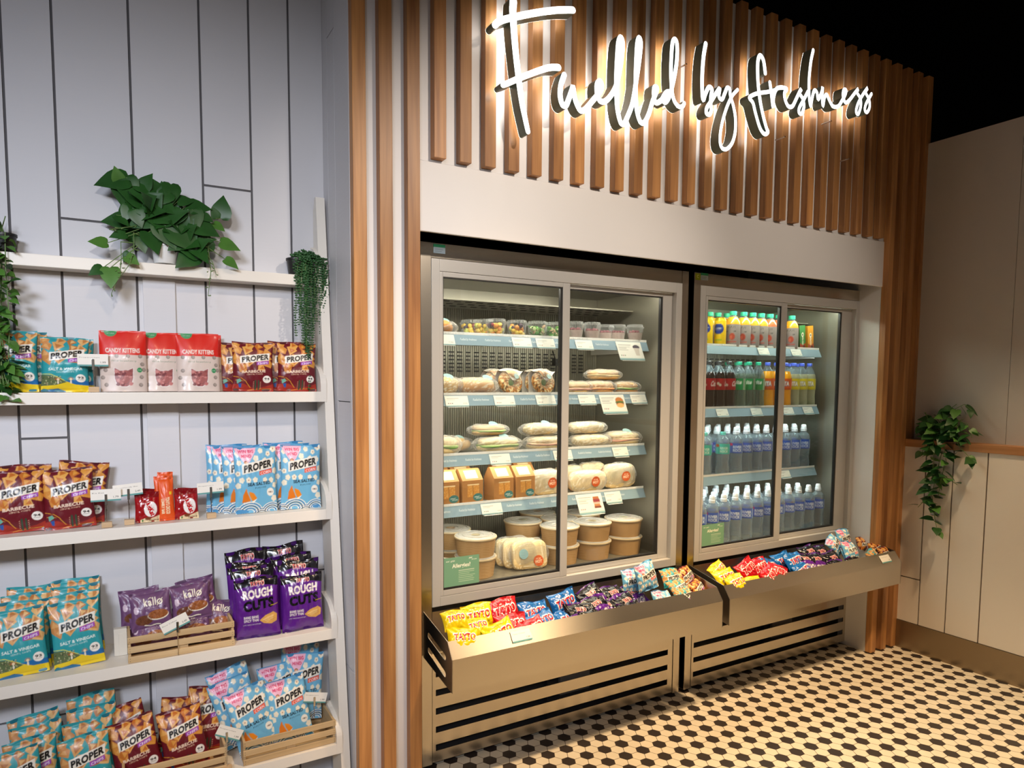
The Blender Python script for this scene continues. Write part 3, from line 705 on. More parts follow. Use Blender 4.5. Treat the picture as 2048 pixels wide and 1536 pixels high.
kind('blue', art_tayto('#1464ac', 'SALT & VINEGAR', '#0c2038'), .150, .175, .045, film, '#0f4e8c', 2, wr=1.5, nx=90, ny=100)
kind('kallo', art_kallo(), .118, .120, .028, matte, '#573a5a', 2, wr=1.1, seal=.06, nx=90, ny=90)
kind('candy', art_candy(), .130, .190, .040, matte, '#b8a89c', 1, wr=.35, pinch=.0, seal=.02, smooth_top=True)
kind('kitkat', art_kit(), .072, .100, .022, film, '#7e0c14', 1, wr=.9, nx=60, ny=80)
kind('tony', art_tony(), .046, .140, .024, matte, '#b8420f', 1, wr=.4, nx=36, ny=100)
def bag(k, i, name, x, y, z, label, cat, group, lean=0, roll=0, yaw=0, s=(1, 1, 1)):
    ms, w, h = BAG[k]; o = link(name, ms[i % len(ms)], None, (x, y, z))
    o.rotation_mode = 'XYZ'
    R = Matrix.Rotation(yaw, 3, 'Z') @ Matrix.Rotation(-lean, 3, 'X') @ Matrix.Rotation(roll, 3, 'Y')
    o.rotation_euler = R.to_euler(); o.scale = s
    return tag(o, label, cat, group)
for k_, c_ in (('yellow', .36), ('red', .36), ('blue', .36), ('corn', .36), ('teal', .42), ('bbq', .42)):   # half-buried bags with their lower part folded under
    A_, w_, h_, m_, b_ = ARTS[k_]; kind(k_+'_t', A_, w_, h_*(1-c_), .045, m_, b_, 3, wr=2.1, crop=c_, nx=80, ny=80)
a_ = Art(NX, 130, '#5b1f86'); a_.poly([(0, .38), (.5, .52), (1, .36), (1, 1), (0, 1)], '#0d0910')
a_.text('TAYTO', .30, .50, .70, .72, '#f0dcd4', bold=.07, shear=.05); a_.text('TAYTO', .315, .52, .685, .70, '#bb1c26', bold=.03, shear=.05); a_.text('ROUGH', .2, .02, .84, .30, '#e6dfdc', bold=.05); a_.rect(0, .96, 1, 1, '#4a1870')
kind('rough_t', a_, .145, .115, .045, film, '#3c125e', 3, wr=2.3, nx=90, ny=80)
D = math.radians
ORD = ['first', 'second', 'third', 'fourth', 'fifth', 'sixth', 'seventh', 'eighth', 'ninth', 'tenth', 'eleventh', 'twelfth', 'thirteenth']
# ------------------------------------------------------------------ goods on the white shelves
z1, z2, z3, z4, z5 = [z for z in SHZ]
TE, BB, PC = 'teal lentil chip bag', 'maroon lentil chip bag', 'sky-blue popcorn bag'
g = 'chip bags on the second shelf'
bag('teal', 0, 'chip_bag', -.250, 2.405, z2, TE+' on the second shelf, leftmost, half behind the trailing plant', 'crisp bag', g, D(5), s=(.92, 1, .93))
bag('teal', 1, 'chip_bag', -.226, 2.440, z2, TE+' on the second shelf, hidden behind the leftmost one', 'crisp bag', g, D(3), s=(.9, .6, .93))
bag('teal', 2, 'chip_bag', -.121, 2.400, z2, TE+' on the second shelf beside the red and pink pouches', 'crisp bag', g, D(6), D(1), s=(.93, 1, .85))
bag('teal', 0, 'chip_bag', -.105, 2.440, z2, TE+' on the second shelf, behind the one beside the price card', 'crisp bag', g, D(2), s=(.9, .5, .83))
for i, (x, y, l) in enumerate(((.036, 2.398, 'leftmost of the front three'), (.150, 2.420, 'in the middle, tucked between two others'), (.253, 2.392, 'right of the middle one, in front'), (.266, 2.432, 'rearmost at the right end'))):
    bag('candy', 0, 'sweet_pouch', x, y, z2, 'red and beige wild strawberry sweet pouch, '+l, 'sweet pouch', 'sweet pouches on the second shelf', D(2+i), 0, D((-2, 1, 2, 0)[i]))
for i, (x, y, s, l) in enumerate(((.424, 2.398, .88, 'front left of the four on the second shelf'), (.386, 2.434, .86, 'behind the front left one on the second shelf'), (.572, 2.396, .90, 'front right on the second shelf, under the bead plant'), (.548, 2.436, .92, 'behind the front right one on the second shelf'))):
    bag('bbq', i, 'chip_bag', x, y, z2, BB+', '+l, 'crisp bag', 'maroon bags on the second shelf', D(4), D(1), s=(.98, .8 if i % 2 == 0 else .5, s))
# shelf 3
for i, (x, y, s, rl, ln, l) in enumerate(((-.245, 2.365, .96, -2, 6, 'front left'), (-.232, 2.415, 1.02, -1, 7, 'behind the front left one'), (-.120, 2.365, .95, -2, 6, 'front right'), (-.100, 2.415, 1.03, 6, 4, 'tilted behind the front right one'))):
    bag('bbq', i+1, 'chip_bag', x, y, z3, BB+' on the third shelf, '+l, 'crisp bag', 'maroon bags on the third shelf', D(ln), D(rl), s=(.98, .9, s))
for i, (x, y, sx, l) in enumerate(((.420, 2.358, 1, 'front of the left row'), (.385, 2.385, .95, 'second in the left row'), (.352, 2.405, .95, 'third in the left row'), (.335, 2.432, .95, 'rearmost of the left row'), (.570, 2.358, 1, 'front of the right row'), (.545, 2.395, 1, 'second in the right row'), (.530, 2.425, 1, 'rearmost of the right row'))):
    bag('corn', i, 'popcorn_bag', x, y, z3, PC+' on the third shelf, '+l, 'popcorn bag', 'popcorn bags on the third shelf', D(4), D((0, -1, 0, 1, 1, 0, 0)[i]), D((3, 0, -4, -4, 0, 0, 2)[i]), s=(sx, .75, 1.0+.006*i if i < 4 else 1.0+.012*(i-4)))
bag('kitkat', 0, 'wafer_pouch', .088, 2.352, z3, 'shiny red chocolate wafer pouch left of the orange bars', 'chocolate pouch', 'red wafer pouches', D(8), s=(1, 1, .97))
bag('kitkat', 0, 'wafer_pouch', .092, 2.390, z3, 'shiny red chocolate wafer pouch behind the left one', 'chocolate pouch', 'red wafer pouches', D(8), s=(1, .8, 1))
bag('kitkat', 0, 'wafer_pouch', .201, 2.352, z3, 'shiny red chocolate wafer pouch right of the orange bars', 'chocolate pouch', 'red wafer pouches', D(8), s=(1, 1, 1))
bag('tony', 0, 'chocolate_bar', .144, 2.352, z3, 'upright orange chocolate bar at the front', 'chocolate bar', 'orange chocolate bars', D(9), D(-1), s=(1, 1, .98))
bag('tony', 0, 'chocolate_bar', .137, 2.382, z3, 'upright orange chocolate bar, middle of three', 'chocolate bar', 'orange chocolate bars', D(7), D(-2), s=(1, .8, 1.0))
bag('tony', 0, 'chocolate_bar', .140, 2.410, z3, 'upright orange chocolate bar at the back', 'chocolate bar', 'orange chocolate bars', D(5), D(2), s=(1, .8, 1.06))
# shelf 4
T4 = [(-.252, 2.318, 1.0, -3, 'front of the left column'), (-.250, 2.355, 1.06, 0, 'second of the left column'), (-.246, 2.390, 1.12, 1, 'third of the left column'), (-.235, 2.425, 1.18, 1, 'rearmost of the left column'),
      (-.108, 2.318, 1.02, -4, 'front of the right column'), (-.112, 2.355, 1.09, -2, 'second of the right column'), (-.113, 2.390, 1.15, -1, 'third of the right column'), (-.110, 2.425, 1.22, -2, 'rearmost of the right column')]
for i, (x, y, s, rl, l) in enumerate(T4):
    bag('teal', i, 'chip_bag', x, y, z4, TE+' on the fourth shelf, '+l, 'crisp bag', 'teal bags on the fourth shelf', D(9), D(rl), D(2), s=(.98, .75, s))
RC = [(.408, 2.300, .98, -1, 'front of the left column'), (.400, 2.335, 1.12, 0, 'second of the left column'), (.398, 2.368, 1.17, -1, 'third of the left column'), (.402, 2.405, 1.34, -2, 'rearmost of the left column'),
      (.556, 2.298, .94, 0, 'front of the right column'), (.556, 2.340, 1.14, 0, 'second of the right column'), (.552, 2.372, 1.22, -3, 'third of the right column'), (.535, 2.408, 1.36, -3, 'rearmost of the right column')]
for i, (x, y, s, rl, l) in enumerate(RC):
    bag('rough', i, 'crisp_bag', x, y, z4, 'glossy purple thick-cut crisp bag, '+l, 'crisp bag', 'purple crisp bags on the fourth shelf', D(6), D(rl), D(-2), s=(.98, .8, s))
# shelf 5
T5 = [(-.262, 2.270, .98, -8, 'front of the left column'), (-.236, 2.310, 1.02, -3, 'second of the left column'), (-.222, 2.345, 1.14, -3, 'third of the left column'), (-.205, 2.380, 1.24, -9, 'rearmost of the left column'),
      (-.092, 2.262, 1.0, -5, 'front of the right column'), (-.082, 2.305, 1.13, -4, 'second of the right column'), (-.078, 2.345, 1.25, -2, 'third of the right column'), (-.070, 2.385, 1.36, -4, 'rearmost of the right column')]
for i, (x, y, s, rl, l) in enumerate(T5):
    bag('teal', i+1, 'chip_bag', x, y, z5, TE+' on the lowest shelf, '+l, 'crisp bag', 'teal bags on the lowest shelf', D(9), D(rl), D(2), s=(.99, .75, s))
# crates
def crate(x, y, z, w, d, h, label):
    o = empty('wooden_crate', (x, y, z), label=label, cat='crate')
    sl = h*.24; gp = (h-3*sl)/2
    for yy in (-d/2, d/2-.006):
        for k in range(3):
            z0 = k*(sl+gp); MB().box(-w/2, w/2, yy, yy+.006, z0, z0+sl).obj('slat', pine, o, bevel=.0008, seg=1)
    for xx in (-w/2+.001, w/2-.009):
        MB().box(xx, xx+.008, -d/2+.006, d/2-.006, .002, h-.001).obj('end_board', pine_y, o, bevel=.0008, seg=1)
    for q in range(3): MB().box(-w/2+.01, w/2-.01, -d/2+.01+q*d*.32, -d/2+.01+q*d*.32+d*.26, .002, .006).obj('base_board', pine, o)
    MB().box(-.015, .015, -d/2+.0062, -d/2+.011, .004, h*.5).obj('brace', pine, o)
    b = MB()
    for xx in (-w/2+.006, w/2-.006):
        for k in range(3):
            for e in (.3, .7): z0 = k*(sl+gp)+sl*e; b.box(xx-.0008, xx+.0008, -d/2-.0003, -d/2+.001, z0-.0008, z0+.0008)
    b.obj('nail_heads', plblack, o)
    return o
crate(.172, 2.352, z4, .308, .170, .080, 'pine slatted crate holding purple rice cake packs on the fourth shelf')
crate(.140, 2.312, z5, .300, .170, .080, 'pine slatted crate holding maroon bags on the lowest shelf')
crate(.492, 2.312, z5, .308, .170, .080, 'pine slatted crate holding sky-blue popcorn bags on the lowest shelf')
KG = 'purple rice cake packs in the crate'
for i, (x, y, z, ln, rl, yw, l) in enumerate(((.092, 2.345, z4+.070, 14, -3, 2, 'large front left one with its biscuit showing'), (.212, 2.350, z4+.078, 14, -5, 0, 'front right one with its biscuit showing'), (.062, 2.385, z4+.072, 12, -3, 0, 'behind the front left one'), (.238, 2.392, z4+.082, 12, -8, 0, 'behind the front right one'),
        (.085, 2.318, z4+.010, 35, 0, 0, 'low in the crate at the left'), (.200, 2.318, z4+.012, 35, 4, 0, 'low in the crate in the middle'), (.275, 2.345, z4+.018, 30, 12, 0, 'low in the crate at the right end'))):
    bag('kallo', i, 'rice_cake_pack', x, y, z, 'purple chocolate rice cake pack, '+l, 'biscuit pack', KG, D(ln), D(rl), D(yw), s=(1, 1, 1))
for i, (x, y, z, ln, rl, s, l) in enumerate(((.044, 2.285, z5+.012, 14, -9, 1.0, 'front left'), (.178, 2.285, z5+.012, 14, -7, 1.0, 'front right'), (.03, 2.345, z5+.035, 12, -13, 1.02, 'rear left, tilted'), (.150, 2.350, z5+.012, 12, 8, 1.05, 'rear middle'), (.232, 2.345, z5+.02, 14, 8, 1.10, 'rear right'))):
    bag('bbq', i, 'chip_bag', x, y, z, BB+' in the low crate, '+l, 'crisp bag', 'maroon bags in the low crate', D(ln), D(rl), s=(.96, .8, s))
for i, (x, y, z, ln, rl, s, l) in enumerate(((.405, 2.285, z5+.012, 14, -13, .96, 'front left'), (.516, 2.285, z5+.012, 14, -6, .96, 'front right'), (.37, 2.330, z5+.03, 10, -15, 1.0, 'second at the left'), (.375, 2.365, z5+.05, 10, -16, 1.02, 'rear left'), (.50, 2.345, z5+.055, 10, -6, .92, 'middle'), (.56, 2.350, z5+.045, 8, 5, 1.05, 'rear right'), (.55, 2.385, z5+.07, 8, 6, 1.05, 'rearmost at the right'))):
    bag('corn', i, 'popcorn_bag', x, y, z, PC+' in the low crate, '+l, 'popcorn bag', 'popcorn bags in the low crate', D(ln), D(rl), s=(.98, .75, s))

# price cards
def card_mesh(name, w, h, title, price, band=True):
    a = Art(120, 56, '#f1ece2')
    if band: a.rect(0, 0, 1, .13, '#5f9c98')
    if title: a.text(title, .06, .66, .06+min(.8, .055*len(title)), .76, '#6f6a64')
    if price: a.text(price, .74, .25, .92, .40, '#4b4743', bold=.01)
    nx, ny = 100, 44; U, V = np.meshgrid(np.linspace(0, 1, nx), np.linspace(0, 1, ny))
    P = np.stack([(U-.5)*w, 0*U-.0004, V*h], -1).reshape(-1, 3)
    i = (np.arange(ny-1)[:, None]*nx+np.arange(nx-1)[None]); f = np.stack([i, i+1, i+nx+1, i+nx], -1).reshape(-1, 4).tolist()
    n = len(P); back = [(-w/2, .0006, 0), (w/2, .0006, 0), (w/2, .0006, h), (-w/2, .0006, h)]
    c = [0, nx-1, nx*ny-1, nx*(ny-1)]
    f += [[n+3, n+2, n+1, n]]+[[c[k], n+k, n+(k+1) % 4, c[(k+1) % 4]] for k in range(4)]
    me = bpy.data.meshes.new(name); me.from_pydata(P.tolist()+back, [], f); me.materials.append(card)
    set_cols(me, np.concatenate([a.sample(U, V).reshape(-1, 3), np.tile(hexc('#e8e2d6'), (4, 1))])); me.update(); return me
def holder(x, y, z, cz, title, price, label, roll=0, yaw=0, w=.081, base=True):
    """card held up by a wire clip in a beech block"""
    o = empty('price_card_holder', (x, y, z), label=label, cat='price card', group=None)
    if base:
        MB().box(-.014, .014, -.010, .010, 0, .016).obj('block', beech, o, bevel=.001)
    top = cz-z
    MB().tube([(0, 0, .002), (0, 0, top-.012)], .0011, 8).tube([(.0015, .001, top-.03), (-.0015, -.001, top-.018), (.0015, .001, top-.006)], .0012, 8).obj('wire_stem', chrome, o, smooth=40)
    MB().box(-.0035, .0035, -.0055, -.0035, top-.012, top+.022).obj('clip', chrome, o, bevel=.001)
    c = link('price_card', card_mesh('price_card', w, .037, title, price), o, (0, -.002, top), (0, roll, 0))
    return o
holder(-.046, 2.372, z2, z2+.078, 'Propercrisps', '1.99', 'price card on a wire stem between teal bag and red pouches')
holder(-.025, 2.332, z3, z3+.080, 'Kit Kat', '1.79', 'price card on a wire stem beside the maroon bags, front of two')
holder(.036, 2.345, z3, z3+.090, 'Chocolonely Bar', '2.49', 'price card on a wire stem left of the red wafer pouches, rear of two', D(-4))
holder(.273, 2.335, z3, z3+.080, 'Propercorn', '1.99', 'price card on a wire stem left of the blue popcorn bags', D(-2))
holder(.157, 2.262, z4-.0, z4+.088, 'Rice Cakes', '2.60', 'price card clipped askew to the rice cake crate', D(-22), base=False)
holder(.288, 2.225, z5, z5+.110, 'Propercrisps', '1.99', 'tilted price card between the two low crates', D(28))
holder(.590, 2.30, z5+.07, z5+.125, 'Propercorn', '1.99', 'price card at the right end of the popcorn crate', D(14), base=False)
b = MB(); b.box(-.018, .018, -.01, .01, 0, .085); b.box(-.005, .018, -.012, -.010, .0, .07)
tag(b.obj('card_stack', mat('ivory_card', (.70, .66, .58), .6), None, bevel=.001), 'ivory block of spare cards beside the teal bags on the fourth shelf', 'card stack').location = (.0, 2.36, z4)
# ------------------------------------------------------------------ food in the left fridge
SC.cycles.transparent_max_bounces = 28
def mixmat(name, tint, body, fac, rough=.12, spec=.5, bump=None):
    """clear plastic or film: see-through tint mixed with a glossy body colour"""
    m, nt, b = nmat(name); out = nt.nodes['Material Output']
    b.inputs['Base Color'].default_value = (*body, 1); b.inputs['Roughness'].default_value = rough; b.inputs['Specular IOR Level'].default_value = spec
    t = N(nt, 'ShaderNodeBsdfTransparent'); t.inputs[0].default_value = (*tint, 1)
    x = N(nt, 'ShaderNodeMixShader'); lw = N(nt, 'ShaderNodeLayerWeight'); lw.inputs[0].default_value = .35
    ma = N(nt, 'ShaderNodeMath', operation='MULTIPLY_ADD', use_clamp=True); ma.inputs[1].default_value = .55; ma.inputs[2].default_value = fac
    nt.links.new(lw.outputs['Facing'], ma.inputs[0]); nt.links.new(ma.outputs[0], x.inputs[0])
    nt.links.new(t.outputs[0], x.inputs[1]); nt.links.new(b.outputs[0], x.inputs[2]); nt.links.new(x.outputs[0], out.inputs[0])
    if bump:
        tc = N(nt, 'ShaderNodeTexCoord'); n = N(nt, 'ShaderNodeTexNoise'); n.inputs['Scale'].default_value = bump[0]; n.inputs['Detail'].default_value = 2; n.inputs['Distortion'].default_value = 2.5
        nt.links.new(tc.outputs['Object'], n.inputs['Vector']); bp = N(nt, 'ShaderNodeBump'); bp.inputs['Strength'].default_value = bump[1]; bp.inputs['Distance'].default_value = .006
        nt.links.new(n.outputs[0], bp.inputs['Height']); nt.links.new(bp.outputs[0], b.inputs['Normal']); nt.links.new(bp.outputs[0], lw.inputs['Normal'])
    return m
wrapf = mixmat('crinkled_clear_film', (.96, .96, .95), (.80, .78, .74), .10, .06, 1, (30, 1))
tubp = mixmat('clear_tub_plastic', (.96, .97, .97), (.65, .68, .68), .07, .06, .8)
crumb = attr_mat('bread_crust', .6); kraft = attr_mat('kraft_board', .7)
paper = mat('cream_paper', (.78, .72, .64), .6); stick_b = mat('pale_blue_sticker', (.30, .47, .48), .45); stick_o = mat('orange_sticker', (.72, .22, .08), .45)
def loaf_mesh(name, w, d, h, seed, cols, p=2.6, n=(56, 30), lump=.06, floury=0):
    r = random.Random(seed); U, V = np.meshgrid(np.linspace(0, 2*np.pi, n[0]), np.linspace(-np.pi/2, np.pi/2, n[1]))
    def sp(c, e): return np.sign(c)*np.abs(c)**e
    e = 2/p; x = sp(np.cos(V), e)*sp(np.cos(U), e); y = sp(np.cos(V), e)*sp(np.sin(U), e); z = sp(np.sin(V), e)
    q = np.zeros_like(x)
    for k in range(5):
        a, b, c = [r.uniform(-5, 5) for _ in range(3)]; q += np.sin(a*x+b*y+c*z+r.uniform(0, 6))/5
    s = 1+lump*q+.012*np.sin(17*x+9*z)*np.cos(13*y+7*z)
    P = np.stack([x*w/2*s, y*d/2*s, (z*s*h/2)+h/2], -1)
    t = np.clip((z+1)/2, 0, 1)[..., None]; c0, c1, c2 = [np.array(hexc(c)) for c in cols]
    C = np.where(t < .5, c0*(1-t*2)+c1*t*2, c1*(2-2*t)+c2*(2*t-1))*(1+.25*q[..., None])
    rs = np.random.RandomState(seed); C = C*(1+.22*(rs.rand(*C.shape[:2], 1)-.5))
    if floury: m = rs.rand(*C.shape[:2]) < floury; C[m] = np.array(hexc('#f0e4c8'))
    i = (np.arange(n[1]-1)[:, None]*n[0]+np.arange(n[0]-1)[None]); f = np.stack([i, i+1, i+n[0]+1, i+n[0]], -1).reshape(-1, 4)
    me = bpy.data.meshes.new(name); me.from_pydata(P.reshape(-1, 3).tolist(), [], f.tolist()); me.materials.append(crumb)
    me.polygons.foreach_set('use_smooth', [True]*len(f)); set_cols(me, np.clip(C.reshape(-1, 3), 0, 1)); me.update(); return me
def film_mesh(name, w, d, h, seed, ends=.03):
    """a wrinkled clear wrapper with flattened ends"""
    r = random.Random(seed); nu, nv = 60, 26; U, V = np.meshgrid(np.linspace(0, 2*np.pi, nu), np.linspace(-1, 1, nv))
    k = np.clip(1-np.abs(V)**5, 0, 1); L = w/2+ends
    q = sum(np.sin(r.uniform(3, 12)*V+r.randint(2, 7)*U+r.uniform(0, 6)) for _ in range(6))/6
    R = (.12+.88*k)*(1+.10*q)
    P = np.stack([V*L, np.cos(U)*d/2*1.06*R*np.where(k < .5, 1.1, 1), np.sin(U)*h/2*1.06*R+h*.52], -1)
    i = (np.arange(nv-1)[:, None]*nu+np.arange(nu-1)[None]); f = np.stack([i, i+1, i+nu+1, i+nu], -1).reshape(-1, 4)
    me = bpy.data.meshes.new(name); me.from_pydata(P.reshape(-1, 3).tolist(), [], f.tolist()); me.materials.append(wrapf)
    me.polygons.foreach_set('use_smooth', [True]*len(f)); me.update(); return me
def disc(par, name, m, x, y, z, r, nrm=(0, -1, 0)):
    b = MB(); b.lathe([(0, 0), (r, 0), (r, .0006), (0, .0007)], 24, close=False); me = b.mesh(name, m)
    o = link(name, me, par, (x, y, z)); o.rotation_euler = Vector(nrm).to_track_quat('Z', 'Y').to_euler(); return o
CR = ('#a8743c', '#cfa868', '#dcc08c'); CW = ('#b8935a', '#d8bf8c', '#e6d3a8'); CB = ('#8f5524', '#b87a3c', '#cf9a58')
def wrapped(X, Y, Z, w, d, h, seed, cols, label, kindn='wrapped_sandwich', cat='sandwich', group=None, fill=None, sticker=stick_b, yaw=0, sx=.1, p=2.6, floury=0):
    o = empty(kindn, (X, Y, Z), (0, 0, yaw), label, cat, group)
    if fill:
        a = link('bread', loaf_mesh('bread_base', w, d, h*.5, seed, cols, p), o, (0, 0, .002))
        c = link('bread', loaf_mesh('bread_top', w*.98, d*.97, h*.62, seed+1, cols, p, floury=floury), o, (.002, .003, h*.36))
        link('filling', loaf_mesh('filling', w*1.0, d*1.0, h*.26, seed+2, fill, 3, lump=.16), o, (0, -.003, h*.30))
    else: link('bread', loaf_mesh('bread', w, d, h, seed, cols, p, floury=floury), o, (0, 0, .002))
    link('film_wrapper', film_mesh('film_wrapper', w, d, h, seed), o, (0, 0, 0))
    if sticker: disc(o, 'sticker', sticker, sx*w, -d*.20, h*1.02, .022, (0, -.6, 1))
    return o
zA, zB, zC, zD = [z+.0 for z in SH1]
GREENF = ('#3f6b2a', '#6f9a3c', '#cfd8a0'); PINKF = ('#b46a5a', '#d8a08c', '#e0d0b0')
def sc_(x, y): return x*y/2.51
G = 'wrapped rolls on the second fridge shelf'
wrapped(1.185, 2.52, zA, .10, .09, .060, 3, CB, 'wrapped pastry cut off at the left end of the top fridge shelf', 'wrapped_pastry', 'pastry', None)
wrapped(1.205, 2.53, zB, .125, .10, .078, 5, CR, 'floury wrapped roll at the left end of the second fridge shelf', group=G, floury=.3)
wrapped(1.352, 2.52, zB, .160, .10, .074, 6, ('#a8642a', '#d49a54', '#ecd8a8'), 'wrapped croissant-like roll with round blue sticker on the second fridge shelf', group=G, sx=.28, floury=.2)
wrapped(1.885, 2.53, zB, .125, .10, .062, 8, CR, 'wrapped cream roll just right of the door stile on the second shelf', group=G, fill=PINKF, sticker=None)
wrapped(2.010, 2.52, zB, .140, .10, .064, 9, ('#9c5e2c', '#cf9450', '#e6cf9c'), 'wrapped roll with red tomato filling, second fridge shelf, lower middle of three', group=G, fill=('#a8462a', '#d88a50', '#e8d8a8'), sticker=None, floury=.2)
wrapped(2.165, 2.52, zB, .130, .10, .062, 10, ('#a8642c', '#cf9450', '#dcb880'), 'wrapped brown roll at the right end of the second fridge shelf', group=G, fill=GREENF, sticker=None, floury=.1)
wrapped(2.055, 2.545, zB+.066, .165, .09, .052, 11, ('#b8803c', '#d8a868', '#dcb478'), 'wrapped long roll lying on top of the two right rolls', group=G, fill=CW, sticker=None)
wrapped(1.205, 2.54, zC, .12, .10, .078, 12, CW, 'white bread sandwich with green filling cut off at the left of the third shelf', fill=GREENF, group='wrapped sandwiches on the third fridge shelf', floury=.25, sticker=None)
G = 'wrapped sandwiches on the third fridge shelf'
wrapped(1.465, 2.53, zC, .190, .11, .068, 13, CW, 'wrapped white baguette sandwich under the brown one on the third shelf', fill=GREENF, group=G, floury=.3)
wrapped(1.435, 2.560, zC+.070, .150, .10, .050, 14, ('#8f6a34', '#b8925a', '#c8a878'), 'wrapped brown seeded baguette sandwich on top at the left of the third shelf', fill=GREENF, group=G)
wrapped(1.705, 2.53, zC, .160, .11, .062, 15, CW, 'wrapped white sandwich with pink filling, lower one left of the stile', fill=PINKF, group=G, floury=.3, sticker=None)
wrapped(1.700, 2.55, zC+.062, .170, .10, .056, 16, CW, 'wrapped white sandwich, upper one left of the stile on the third shelf', group=G, floury=.25)
wrapped(1.968, 2.53, zC, .190, .11, .060, 17, CW, 'wrapped white ciabatta sandwich, lower one right of the stile', group=G, floury=.3, sticker=None)
wrapped(1.960, 2.55, zC+.062, .190, .10, .056, 18, CW, 'wrapped white ciabatta sandwich, upper one right of the stile', group=G, floury=.3, sticker=None)
wrapped(2.160, 2.53, zC, .175, .11, .068, 19, CW, 'wrapped white sandwich with blue sticker at the right end of the third shelf', fill=PINKF, group=G, floury=.3, yaw=D(-8))
wrapped(1.30, 2.62, zC, .14, .10, .06, 20, ('#8f6a34', '#b8925a', '#c8a878'), 'wrapped brown sandwich at the back left of the third shelf', group=G)
# bagels in paper sleeves
def bagel(X, Y, Z, seed, label, back=False):
    o = empty('bagel', (X, Y, Z), (0, 0, D(4)), label, 'bagel', 'bagels in paper sleeves')
    R, rr = .037, .0215; nu, nv = 48, 22; rs = np.random.RandomState(seed)
    U, V = np.meshgrid(np.linspace(0, 2*np.pi, nu), np.linspace(0, 2*np.pi, nv)); s = 1+.05*np.sin(3*U+seed)
    x = (R+rr*s*np.cos(V))*np.cos(U); z = (R+rr*s*np.cos(V))*np.sin(U)+R+rr; y = rr*1.15*np.sin(V)
    a = D(18); P = np.stack([x, y*math.cos(a)+z*math.sin(a)*.5, z*math.cos(a)], -1)
    C = np.array(hexc('#b87834'))*(1-.0*P)+0*P; m = rs.rand(*x.shape) < .35; C[m] = hexc('#ecd9a8'); m = rs.rand(*x.shape) < .1; C[m] = hexc('#3c2c1c')
    i = (np.arange(nv-1)[:, None]*nu+np.arange(nu-1)[None]); f = np.stack([i, i+1, i+nu+1, i+nu], -1).reshape(-1, 4)
    me = bpy.data.meshes.new('bagel_bread'); me.from_pydata(P.reshape(-1, 3).tolist(), [], f.tolist()); me.materials.append(crumb); me.polygons.foreach_set('use_smooth', [True]*len(f)); set_cols(me, C.reshape(-1, 3)); me.update()
    link('bread', me, o)
    link('filling', loaf_mesh('filling', .05, .030, .05, seed, GREENF, 2.2, lump=.2), o, (0, .018, .034))
    b = MB(); n = 14; vs = []   # paper sleeve: back, over the top, and a hanging front flap
    for k in range(n):
        t = k/(n-1); px = -.052+.104*t
        vs += [(px, .045, .0), (px, .05, .085+.012*math.sin(math.pi*t)), (px, .030, .108+.010*math.sin(math.pi*t)), (px, .008, .104-.004*math.sin(math.pi*t)), (px*.9+.006, -.012, .104-.040*math.sin(math.pi*t)**1.5)]
    b.add(vs, [(k*5+j, k*5+j+1, k*5+j+6, k*5+j+5) for k in range(n-1) for j in range(4)])
    b.obj('paper_sleeve', paper, o, smooth=True)
    link('film_wrapper', film_mesh('film_wrapper', .09, .06, .11, seed, .012), o, (0, .012, 0))
    disc(o, 'sticker', stick_b, .016, -.014, .083, .013, (.1, -1, .5))
    return o
bagel(1.520, 2.505, zB, 31, 'seeded bagel in a paper sleeve, left of the front pair')
bagel(1.690, 2.505, zB, 32, 'seeded bagel in a paper sleeve, right of the front pair')
bagel(1.500, 2.60, zB, 33, 'seeded bagel in a paper sleeve behind the left front one')
bagel(1.715, 2.60, zB, 34, 'seeded bagel in a paper sleeve behind the right front one')
